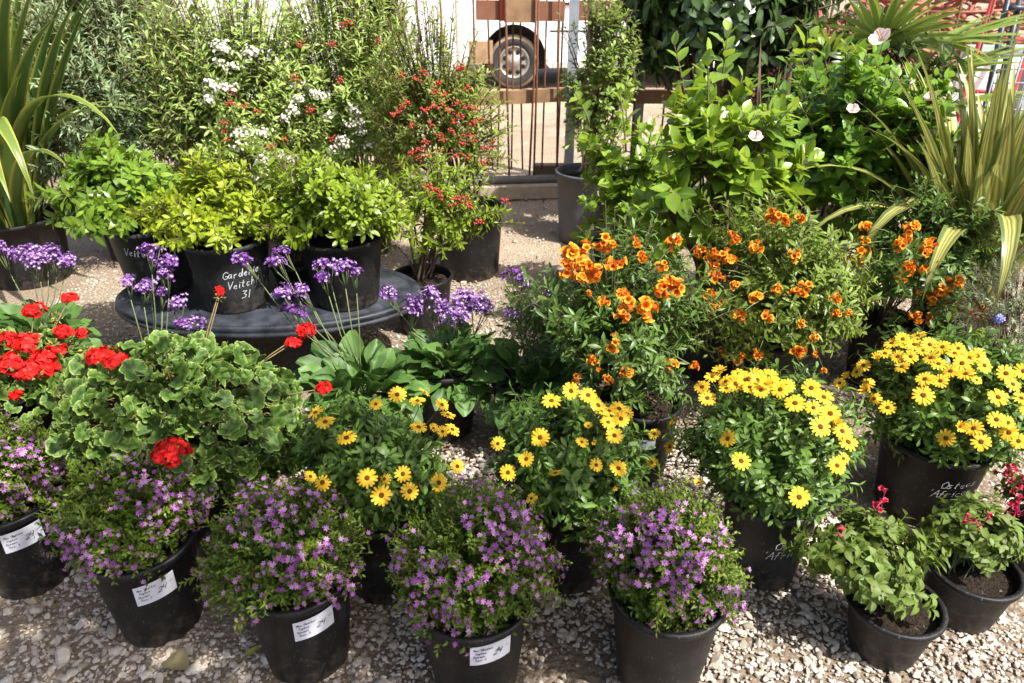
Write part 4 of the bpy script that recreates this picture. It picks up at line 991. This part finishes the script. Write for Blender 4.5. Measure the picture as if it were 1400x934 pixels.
firethorn(-.26, 4.2, 104, 'red berried firethorn in a tall black pot in the middle of the back row', (-.40, 4.1, .96), (.44, .30, .56), 270, 'berry_leaf',
   [(540, 155), (550, 150), (580, 150), (605, 145), (612, 152), (625, 140), (642, 145), (620, 165), (600, 185), (606, 192), (582, 195), (575, 205), (585, 210), (640, 185), (632, 195), (645, 170), (655, 165), (650, 150), (570, 110), (600, 115), (625, 95), (632, 92), (580, 98), (548, 105), (595, 125), (618, 180), (588, 170), (563, 170), (672, 195), (664, 203), (662, 222), (555, 140), (637, 215), (622, 213), (610, 130), (640, 120), (590, 145), (630, 160), (648, 190), (600, 205), (572, 215), (560, 210)], [], leaf=.050, tint=(0, .6))
root = firethorn(-.455, 3.42, 105, 'small firethorn with yellow green leaves and bare twigs in a black pot beside the tub', (-.36, 3.45, .64), (.34, .26, .28), 90, 'lime_leaf',
   [(595, 262), (585, 255), (602, 268), (625, 272), (632, 270), (640, 280), (622, 280), (690, 275), (655, 305)], [], psize=(.15, .12, .30), leaf=.05)
# climber tied to the fence mesh
root, p = potted('climbing_shrub', 'narrow upright dark green climber tied up the fence in front of the white trailer', 'potted plant', -.98, 5.45, 0, POT7)
bushy(root, p, 106, (-.98, 5.45, .3), (-.93, 5.4, 1.2), (.30, .24, .85), 240, 14, .066, L_OBOV, 'berry_leaf', 'twig', .15, (80, 35), .3, .3, .005, (0, .5), .3, -.8, .4, .2, .7, .03)
# large grey pot with a climber on a wooden stake
x, y, _ = atz(798, 325, 0)
root, p = potted('staked_climber', 'slim small leaved climber tied to a wooden stake in a large grey pot', 'potted plant', x, y, 0, (.200, .172, .47), 'pot_grey')
bushy(root, p, 107, (x, y, .42), (x + .05, y - .02, 1.05), (.29, .22, .62), 230, 14, .056, L_OBOV, 'climb_leaf', 'twig', .15, (80, 35), .25, .35, .004, (0, .8), .3, -.85, .4, .2, .75, .02)
b = MB(); b.box((x - .02, y - .02, .95), (.035, .022, 1.15)); b.obj('stake', plain('stake_wood', (.42, .31, .20), .8, .2, var=.3, scale=20), root, smooth=False)
# dark leaved tree
root, p = potted('evergreen_tree', 'tall dark glossy leaved evergreen in the back row beside the fence post', 'potted tree', 1.40, 5.25, 0, (.24, .21, .42))
bushy(root, p, 108, (1.40, 5.25, .42), (1.33, 5.2, 1.40), (.85, .5, .62), 360, 10, .145, L_ELL, 'deep_leaf', 'twig', .25, (75, 45), .3, .3, .010, (0, .8), .25, -.75, .45, .22, .8, .03, .35, .8, .35)
root, p = potted('evergreen_shrub', 'dark glossy shrub below the tall evergreen, beside the grey weathered bench', 'potted shrub', 2.15, 5.05, 0, POT15)
bushy(root, p, 118, (2.15, 5.05, .4), (2.2, 5.0, .85), (.62, .4, .50), 220, 10, .11, L_ELL, 'deep_leaf', 'twig', .2, (75, 40), .3, .3, .008, (0, .6), .25, -.75, .4, .22, .8, .03, .35, .8, .25)
# hibiscus
def hibiscus(x, y, seed, label, c, r, n, mat, flowers, z=0, psize=POT7, size=.104, nleaf=9, dn=1.5):
    root, p = potted('hibiscus_plant', label, 'potted plant', x, y, z, psize, 'pot_dusty', 'hibiscus shrubs')
    rg, tips, bz, tn = bushy(root, p, seed, (x, y, z + psize[2] - .04), c, r, int(n * dn), nleaf, size, L_HIB, mat, 'twig', .1, (72, 28), .25, .85, .005, (-.15, .75), .45, -.85, .3, .30, .55, .025, .45, .95, 0.)
    c = np.array(c); r = np.array(r)
    for u, v, s_ in flowers:
        Q = onhull(u, v, c, r * 1.05); D = nrm(nrm(EYE - Q) * .5 + np.array([rg.normal(0, .5), 0, .6])); b = MB()
        A = nrm(np.cross(D, [0, 0, 1.])); B2 = np.cross(D, A)
        for k in range(5):
            a = 2 * pi * k / 5 + .3; d = A * cos(a) + B2 * sin(a)
            b.inst(t_leaf(.85, 6, .1, -.15, .68, .02, 0, k), frame((d + D * .45)[None], (D - d * .45)[None]) * (.055 * s_), Q[None], np.array([rg.uniform()]))
        f = b.obj('flower', M['hib_flower'], root)
        b = MB(); b.tubes(np.array([Q, Q + D * .03 * s_, Q + D * .065 * s_]), [.003, .0025, .004], 6); b.obj('stamen', M['stamen'], f)
    return root
hibiscus(.90, 2.98, 111, 'light green hibiscus with large leaves and a bare trunk, behind the deep orange bush', (.84, 3.02, .95), (.41, .30, .53), 125, 'hib_leaf', [(1032, 190, .6)], dn=1.15)
hibiscus(.60, 3.85, 113, 'low hibiscus branch with dull green leaves beside the large grey pot', (.64, 3.75, .68), (.32, .26, .42), 80, 'hib_leaf', [], size=.092)
hibiscus(1.53, 3.43, 112, 'glossy hibiscus with pink white flowers above its dusty black pot', (1.60, 3.45, .92), (.51, .34, .53), 260, 'hib_leaf_dark', [(1205, 55, .95), (1165, 152, .6), (1272, 135, .55), (1148, 343, .8)], size=.088)

# fan palm
def palm(x, y, seed, label):
    rg = np.random.default_rng(seed); root, p = potted('fan_palm', label, 'potted palm', x, y, 0, (.21, .18, .38))
    S = MB()
    for k, (az, el, ln, R0, tilt) in enumerate([(-1.6, 70, .95, .52, .3), (-.4, 52, .85, .55, .7), (-.1, 58, 1.0, .55, .9), (2.6, 62, .8, .5, .6), (-2.4, 60, .9, .5, .5), (-.8, 40, .8, .5, .8), (.8, 60, .95, .5, .8)]):
        e = radians(el); d = np.array([cos(az) * cos(e), sin(az) * cos(e), sin(e)]); base = np.array([x, y, .36]); tip = base + d * ln
        S.tubes(np.array([base, base * .5 + tip * .5 + np.array([0, 0, .03]), tip]), [.012, .009, .007], 6)
        D = nrm(d + np.array([cos(az), sin(az), 0]) * tilt); A = nrm(np.cross(D, [0, 0, 1.])); N = np.cross(A, D); b = MB(); m = 26
        a = np.linspace(-2.0, 2.0, m); dd = D * np.cos(a)[:, None] + A * np.sin(a)[:, None] - N * 0.0
        sz = R0 * (.75 + .25 * np.cos(a * .6)) * rg.uniform(.9, 1.05, m)
        Rr = frame(dd + rg.normal(0, .03, (m, 3)), N + rg.normal(0, .25, (m, 3))) * sz[:, None, None]
        b.inst(t_leaf(.085, 7, .5, .16, .38), Rr, np.broadcast_to(tip, (m, 3)), np.clip(rg.normal(.5, .25, m), 0, 1)); b.obj('palm_frond', M['palm_leaf'], root)
    S.obj('leaf_stalks', M['bronze'], root)
palm(2.35, 5.3, 121, 'fan palm with long narrow leaf fingers behind the glossy hibiscus')
root, p = potted('bronze_flax', 'dark bronze stalked flax between the two tall hibiscus shrubs', 'potted plant', 1.62, 4.4, 0, POT15)
rg = np.random.default_rng(5); b = MB(); k = 22; a = rg.uniform(0, 6.28, k); q = rg.uniform(.05, .25, k); base = np.stack([1.62 + .06 * np.cos(a), 4.4 + .06 * np.sin(a), np.full(k, .38)], 1)
tp = base + np.stack([q * np.cos(a), q * np.sin(a), rg.uniform(.5, .95, k)], 1)
b.inst(t_leaf(.06, 7, .6, .05, .35), frame(tp - base, np.stack([np.cos(a), np.sin(a), .2 * a], 1)) * np.linalg.norm(tp - base, axis=1)[:, None, None], base, rg.uniform(0, 1, k)); b.obj('sword_leaves', leafmat('bronze_leaf', (.06, .035, .035), (.16, .10, .08), .4, .1), root)

# ------------------------------------------------------------------ fence of rusty rods, steel posts and boards
M['rust'] = plain('rusty_rod', (.20, .085, .045), .8, .3, var=.5, scale=60, bumpd=.002)
M['galv'] = plain('galvanised_steel', (.42, .45, .50), .42, .5, .35, var=.25, scale=12)
M['redwood'] = plain('redwood_board', (.25, .12, .075), .8, .25, var=.35, scale=14, dark=(.22, .085, .045))
M['ply'] = plain('plywood', (.36, .22, .12), .8, .2, var=.4, scale=9)
M['greywood'] = plain('weathered_wood', (.36, .31, .26), .85, .2, var=.45, scale=18, bumpd=.004)
fence = thing('yard_fence', 'yard fence of thin rusty rods between galvanised posts and reddish boards', 'fence', (0, 5.9, 0))
FY = 5.9
def fx(u, v, Y=FY): return atY(u, v, Y)
for (u0, v0) in ((158, 60), (782, 100), (872, 160), (1420, 60)):
    P = fx(u0, v0, 5.95); b = MB()
    for s_, dx, dy, wx, wy in ((0, 0, .028, .072, .006), (1, -.033, 0, .006, .052), (2, .033, 0, .006, .052), (3, 0, -.028, .072, .006)):
        b.box((P[0] + dx, 5.95 + dy, 1.1), (wx, wy, 2.2))
    b.obj('post', M['galv'], fence, smooth=False)
rg = np.random.default_rng(8)
for j, (vv, hgt, dep) in enumerate(((15, .135, .04), (133, .10, .09))):
    zz = fx(700, vv)[2]
    for (ua, ub) in ((650, 773), (792, 1100)):
        pa, pb = fx(ua, vv), fx(ub, vv); tl = -.01 if j == 0 else .035
        b = MB(); ax = nrm(np.array([pb[0] - pa[0], 0, tl if ua > 600 and ub < 800 else .0])); l = pb[0] - pa[0]
        b.box(((pa[0] + pb[0]) / 2, FY + .03 , zz), (l - .004, dep * .6, hgt), ax=np.stack([ax, [0, 1, 0], np.cross(ax, [0, 1, 0])]))
        b.obj('rail', M['redwood'] if j == 0 else M['ply'], fence, smooth=False)
pa = fx(689, 0); pb = fx(731, 31); b = MB(); b.box(((pa[0] + pb[0]) / 2, FY - .004, pb[2] + .25), (pb[0] - pa[0], .02, .5)); b.obj('board', M['ply'], fence, smooth=False)
b = MB(); b.box((pa[0] - .015, FY + .002, pb[2] + .26), (.03, .016, .5)); b.obj('board_edge', plain('red_paint', (.55, .07, .02), .6), fence, smooth=False)
us = [u for u in range(30, 1400, 42)]
us = [u for u in us if not (600 < u < 800)] + [683, 712, 745, 512, 522]
for u in us + [607, 649, 669, 693, 701, 730, 734, 763, 767, 779]:
    front = u in (693, 649, 730, 607, 763) or (u % 4 == 2)
    P = fx(u, 100, FY - .03 if front else FY + .075); b = MB(); ln = rg.normal(0, .012)
    z0 = .06 if front else .18
    b.tubes(np.array([[P[0] + ln, P[1], z0], [P[0], P[1], .9], [P[0] - ln * .6, P[1], 1.9]]), .0095 if front else .008, 6); b.obj('rod', M['rust'], fence)
b = MB(); pa, pb = fx(620, 250, 5.8), fx(860, 222, 5.95); b.tubes(np.array([pa + [-2.2, -.05, 0], pa, pb, pb + [2.5, .05, 0]]) * [1, 1, 0] + [0, 0, .13], .034, 12)
tag(b.obj('conduit_pipe', plain('grey_pipe', (.16, .15, .14), .6, .4, var=.3)), 'dull grey pipe lying along the foot of the fence', 'pipe')
b = MB(); pa, pb = fx(660, 272, 5.72), fx(765, 252, 5.85); b.box((.05, 5.80, .05), (1.15, .11, .10), ax=np.stack([nrm(np.array([1, .09, 0.])), nrm(np.array([-.09, 1, 0.])), [0, 0, 1]]))
b.obj('timber_beam', plain('beam_wood', (.46, .37, .28), .85, .2, var=.35, scale=16, bumpd=.004), smooth=False)
tag(bpy.data.objects['timber_beam'], 'pale squared timber lying on the ground below the fence rods', 'timber')
b = MB(); b.box((.40, 6.15, .10), (.42, .10, .16)); tag(b.obj('wood_block', plain('block_wood', (.22, .15, .10), .85, .2, var=.3), smooth=False), 'short brown wood block behind the grey pipe', 'timber')

# weathered plank bench behind the hibiscus
bench = thing('plank_bench', 'low bench of grey weathered planks behind the light green hibiscus', 'bench', (1.3, 4.75, 0))
for k in range(4):
    b = MB(); b.box((1.30, 4.53 + .145 * k, .36 + .002 * (k % 2)), (1.5, .13, .035)); b.obj('plank', M['greywood'], bench, smooth=False)
for sx in (-.6, .6):
    for sy in (-.17, .17):
        b = MB(); b.box((1.3 + sx, 4.75 + sy, .155), (.08, .08, .30)); b.obj('leg', M['greywood'], bench, smooth=False)
    b = MB(); b.box((1.3 + sx, 4.75, .323), (.07, .5, .034)); b.obj('crossbar', M['greywood'], bench, smooth=False)

# ------------------------------------------------------------------ white van and trailer beyond the fence
M['white'] = plain('white_paint', (.84, .84, .84), .35, .5, var=.06, scale=3)
M['dirtywhite'] = plain('dusty_white_paint', (.58, .53, .46), .6, .3, var=.15, scale=5)
M['tyre'] = plain('tyre_rubber', (.16, .125, .09), .9, .2, var=.6, scale=9, dark=(.34, .26, .18))
M['rubber_dark'] = plain('tyre_wall', (.045, .045, .045), .85, .2, var=.3, scale=12)
M['alloy'] = plain('wheel_alloy', (.36, .34, .31), .5, .5, .4, var=.4, scale=14)
M['black'] = plain('black_trim', (.010, .010, .011), .6, .3, var=.2)
M['glass'] = plain('dark_glass', (.02, .03, .045), .08, .6, var=.2)
van = thing('white_van', 'white van parked beyond the fence with one dusty wheel in view', 'van', (.03, 12.3, 0))
VY = 11.42
def extrude(b, outline, y0, y1, mat=0):
    o = np.array(outline); n = len(o)
    V = np.concatenate([np.stack([o[:, 0], np.full(n, y0), o[:, 1]], 1), np.stack([o[:, 0], np.full(n, y1), o[:, 1]], 1)])
    b.add(V, [tuple(range(n)), tuple(range(2 * n - 1, n - 1, -1))] + [((i + 1) % n, i, n + i, n + (i + 1) % n) for i in range(n)], .5, .5, mat)
wx, wr, ar = .03, .37, .47
arc = [(wx + ar * cos(a), .40 + ar * sin(a) * 1.05) for a in np.linspace(pi - .05, .05, 18)]
# the flank is built in panels round the wheel opening
b = MB(); extrude(b, [(-.62, .40)] + [(wx - ar, .40)] + arc + [(wx + ar, .36), (wx + ar + .06, .30), (4.2, .30), (4.2, .78), (4.15, .98), (4.0, 1.9), (3.7, 2.35), (-.55, 2.35), (-.62, 2.2)], VY, VY + 1.95)
b.obj('body', M['white'], van, smooth=False)
b = MB(); arc2 = [(wx + (ar + .055) * cos(a), .40 + (ar + .055) * sin(a) * 1.05) for a in np.linspace(pi - .02, .02, 18)]
extrude(b, arc2 + arc[::-1], VY - .025, VY + .05); b.obj('wheel_arch', M['white'], van, smooth=False)
b = MB(); b.box((2.35, VY + .02, .34), (3.5, .07, .075)); b.obj('sill', M['dirtywhite'], van, smooth=False)
b = MB(); extrude(b, [(wx - ar - .001, .25), (wx - ar + .0, .99), (wx + ar, .99), (wx + ar, .25)], VY + .30, VY + 1.6); b.obj('wheel_well', M['black'], van, smooth=False)
for x0, x1 in ((-.5, .62), (.72, 1.9), (2.0, 3.2)):
    b = MB(); b.box(((x0 + x1) / 2, VY - .004, 1.55), (x1 - x0, .012, .60)); b.obj('window', M['glass'], van, smooth=False)
b = MB()
for xx in (.66, 1.95): b.box((xx, VY - .001, 1.12), (.010, .008, 1.5))
b.box((1.9, VY - .001, .80), (2.7, .008, .022)); b.obj('door_seam', M['black'], van, smooth=False)
for xx in (.80, 2.10):
    b = MB(); b.box((xx, VY - .012, 1.16), (.14, .03, .03)); b.obj('door_handle', M['black'], van, smooth=False)
b = MB(); b.box((-.46, VY + .9, .52), (.36, 2.0, .30)); b.obj('bumper', plain('wood_bumper', (.33, .22, .13), .8, .2, var=.4), van, smooth=False)
def wheel(root, x, y, r, wdt):
    w0 = thing('wheel', None, None, (0, 0, 0)); w0.parent = root; w0.location = (x - root.location[0], y - root.location[1], r)
    def rotl(b, nm, mat):
        V = np.concatenate(b.V); V = np.stack([V[:, 0], V[:, 2], V[:, 1]], 1); b.V = [V]; o = link(nm, b.mesh(nm, mat), w0); return o
    b = MB(); b.lathe([(r * .60, -.0), (r * .66, -.012), (r * .80, -.022), (r * .93, -.012), (r, .02), (r, wdt - .02), (r * .9, wdt), (r * .6, wdt)], 48); rotl(b, 'tyre', M['tyre'])
    b = MB(); b.lathe([(r * .88, -.0185), (r * .80, -.0255), (r * .64, -.015), (r * .62, -.004)], 48); rotl(b, 'tyre_wall', M['rubber_dark'])
    b = MB(); b.lathe([(r * .62, -.006), (r * .60, -.016), (r * .56, -.010), (r * .53, .03), (r * .45, .015), (r * .2, .012), (r * .16, -.02), (r * .001, -.024)], 48)
    for k in range(8):
        a = 2 * pi * k / 8; V = MB(); 
    rotl(b, 'rim', M['alloy'])
    b = MB()
    for k in range(8):
        a = 2 * pi * (k + .5) / 8; d = r * .40; c_ = np.array([d * cos(a), d * sin(a), .006]); b.lathe([(r * .085, .004), (r * .07, -.002), (.0005, -.002)], 12, c_)
    rotl(b, 'rim_holes', M['black'])
wheel(van, wx, VY + .06, wr, .22); wheel(van, 3.2, VY + .06, wr, .22)
tr = thing('white_trailer', 'white box trailer standing left of the van behind the firethorns', 'trailer', (-2.2, 10.2, 0))
b = MB(); extrude(b, [(-4.0, .45), (-.62, .45), (-.62, 2.3), (-4.0, 2.3)], 9.6, 11.3); b.obj('body', M['white'], tr, smooth=False)
b = MB(); extrude(b, [(-3.9, .12), (-1.55, .12), (-1.30, .42), (-3.9, .42)], 9.63, 11.2); b.obj('skirt', M['white'], tr, smooth=False)
for k in range(6):
    b = MB(); b.box((-3.95 + k * .66, 9.595, 1.36), (.035, .014, 1.8)); b.obj('wall_rib', M['dirtywhite'], tr, smooth=False)
b = MB(); b.box((-2.31, 9.592, .455), (3.4, .03, .05)); b.obj('bottom_rail', M['dirtywhite'], tr, smooth=False)
wheel(tr, -1.05, 9.75, .3, .2)
shed = thing('timber_shed', 'shed wall of tan and dark brown boards beyond the fence at the upper left', 'shed', (-5.4, 12, 0))
b = MB()
for k in range(14): b.box((-8.2 + k * .30, 12, 1.1), (.285, .05 + .012 * (k % 2), 2.2))
b.obj('wall', plain('tan_boards', (.42, .27, .17), .8, .2, var=.35, scale=4), shed, smooth=False)
b = MB(); b.box((-5.5, 11.9, 1.0), (.85, .06, 2.0)); b.obj('door', plain('dark_boards', (.16, .11, .08), .8, .2, var=.35), shed, smooth=False)

# ------------------------------------------------------------------ things stored at the upper right
M['red_paint'] = plain('red_tube_paint', (.50, .035, .045), .45, .5, var=.2)
M['dark_steel'] = plain('dark_steel', (.06, .07, .085), .45, .5, .3, var=.3)
ht = thing('hand_truck', 'red tubular hand truck leaning at the upper right', 'hand truck', tuple(atY(1345, 125, 6.6) * [1, 1, 0]))
q0 = atY(1316, 134, 6.6); q1 = atY(1358, 0, 6.75); q1 = q1 + (q1 - q0) * .35
for s_ in (0, .42):
    b = MB(); b.tubes(np.array([q0 + [s_, 0, -.30], q0 + [s_, 0, 0], q1 + [s_, 0, 0]]), .024, 10); b.obj('rail', M['red_paint'], ht)
for f in (.05, .45, .85):
    b = MB(); m = q0 * (1 - f) + q1 * f; b.tubes(np.array([m, m + [.21, 0, .0], m + [.42, 0, 0]]), .018, 8); b.obj('crossbar', M['red_paint'], ht)
b = MB(); b.box(q0 + [.21, -.09, -.31], (.5, .22, .012)); b.obj('toe_plate', M['red_paint'], ht, smooth=False)
rk = thing('steel_rack', 'dark steel ladder rack in front of the white board at the upper right', 'rack', tuple(atY(1370, 130, 5.7) * [1, 1, 0]))
for (ua, va, ub, vb) in ((1353, 118, 1384, -30), (1378, 70, 1396, -10)):
    pa, pb = atY(ua, va, 5.7), atY(ub, vb, 5.8); b = MB(); b.tubes(np.array([pa + (pa - pb) * .6, pa, pb]), .021, 8); b.obj('upright', M['dark_steel'], rk)
for (ua, va, ub, vb) in ((1381, 11, 1410, 11), (1366, 68, 1384, 64), (1358, 100, 1372, 96)):
    pa, pb = atY(ua, va, 5.72), atY(ub, vb, 5.75); b = MB(); b.tubes(np.array([pa, (pa + pb) / 2, pb]), .020 if va < 20 else .013, 8); b.obj('rung', M['dark_steel'], rk)
pa = atY(1320, 60, 6.9); b = MB(); b.box((pa[0] + .62, 6.9, pa[2] - .42), (1.25, .05, .78)); sb = thing('white_board', 'white board leaning upright behind the steel rack', 'board', (pa[0] + .62, 6.9, 0))
b.obj('panel', M['white'], sb, smooth=False); b = MB(); b.box((pa[0] + .62, 6.895, pa[2] - .035), (1.27, .07, .05)); b.obj('top_edge', plain('mint_edge', (.45, .62, .55), .6), sb, smooth=False)
b = MB(); rg = np.random.default_rng(77)
for k in range(900):
    c_ = np.array([rg.uniform(2.6, 7.4), rg.uniform(7.7, 9.0), 0]); c_[2] = rg.uniform(.03, 1.35) * (1.25 - abs(c_[0] - 5) / 4); d = nrm(rg.normal(size=3) * np.array([1, .6, .35])); l = rg.uniform(.3, .9)
    b.tubes(np.array([c_ - d * l / 2, c_ + rg.normal(0, .02, 3), c_ + d * l / 2]), rg.uniform(.008, .03), 6)
tag(b.obj('wood_pile', plain('split_wood', (.30, .19, .12), .85, .2, var=.5, scale=3, dark=(.45, .10, .08))), 'heap of brown and reddish sticks behind the red hand truck', 'wood pile', kind='stuff')
pa = atY(1366, 76, 5.35); wb = thing('wire_basket', 'grey wire basket beside the dark steel rack at the right edge', 'basket', (pa[0] + .25, 5.35, 0)); b = MB()
for k in range(6): b.tubes(np.array([[pa[0], 5.35, pa[2] - .09 * k], [pa[0] + .3, 5.35, pa[2] - .09 * k], [pa[0] + .6, 5.35, pa[2] - .09 * k]]), .006 if k else .012, 6)
for k in range(8): b.tubes(np.array([[pa[0] + .08 * k, 5.345, pa[2]], [pa[0] + .08 * k, 5.345, pa[2] / 2], [pa[0] + .08 * k, 5.345, .02]]), .006, 6)
b.obj('wire_mesh', plain('grey_wire', (.30, .33, .36), .5, .5, .3), wb)

# ------------------------------------------------------------------ fallen leaves on the gravel
def fallen(u, v, rz, ln, W, col, label, name='dried_leaf', curl=.35):
    P = atz(u, v, .026); b = MB(); V, Fc, E = t_leaf(W, 8, .35, curl, .5, .05, 0, int(u)); th = rz
    Vv = V.copy(); Vv[:, 1] -= .5; Vv[:, 2] += .12 * np.cos(Vv[:, 1] * 5)
    R = np.array([[cos(th), -sin(th), 0], [sin(th), cos(th), 0], [0, 0, 1]]); b.add((Vv * ln) @ R.T + P, Fc, .5, E)
    tag(b.obj(name, leafmat('dead_leaf', tuple(.6 * c for c in col), col, .7, .1)), label, 'leaf')
fallen(328, 850, .2, .075, .42, (.40, .20, .13), 'pinkish brown curled dead leaf lying beside the middle labelled pot')
fallen(240, 905, 1.1, .085, .8, (.22, .18, .12), 'broad grey brown dead leaf flat on the gravel at lower left', curl=.1)
fallen(345, 892, 1.9, .10, .16, (.28, .30, .06), 'thin green sprig lying on the gravel below the pinkish dead leaf')
fallen(690, 575, .6, .10, .7, (.42, .27, .18), 'tan dead leaf standing between two daisy plants')

# ------------------------------------------------------------------ unseen tree added behind the viewer, its crown shaped to dapple the front rows
st = thing('added_shade_tree', 'unseen tree added behind the viewpoint, its crown shaped to shade the front rows', 'tree', (2.6, -1.6, 0))
b = MB(); b.tubes(np.array([[2.6, -1.6, 0], [2.55, -1.55, 1.2], [2.4, -1.4, 2.3], [2.1, -1.1, 3.2]]), [.16, .13, .11, .07], 10)
rg = np.random.default_rng(123)
cl = []
for _ in range(900):
    gx, gy = rg.uniform(-2.9, 1.0), rg.uniform(.7, 2.6)
    edge = (.30 + .10 * sin(gy * 7)) - gx; e2 = 1.80 + .12 * sin(gx * 5) - gy
    dens = min(1, max(0, .5 + edge * 3)) * min(1, max(.0, .45 + e2 * 1.6))
    if rg.uniform() < dens * .74: cl.append((gx, gy))
cl = np.array(cl); hz = rg.uniform(2.9, 4.0, len(cl)); C = np.stack([cl[:, 0], cl[:, 1], np.full(len(cl), .3)], 1) + SUN / SUN[2] * (hz - .3)[:, None]  # leaf clumps set up the sun line from the ground to be shaded
for k in range(26):
    e = C[rg.integers(0, len(C))]; s0 = np.array([2.4, -1.4, 2.3]); b.tubes(np.array([s0, s0 * .55 + e * .45 + [0, 0, .25], e]), [.05, .025, .008], 6)
b.obj('trunk', M['twig'], st)
L = MB(); m = 15; P = np.repeat(C, m, 0) + rg.normal(0, .085, (len(C) * m, 3)); d = rg.normal(size=P.shape)
L.inst(L_ELL[0], frame(d, rg.normal(size=P.shape) + np.array([0, 0, 1.2])) * .085, P, rg.uniform(0, 1, len(P))); L.obj('crown', M['hib_leaf_dark'], st)
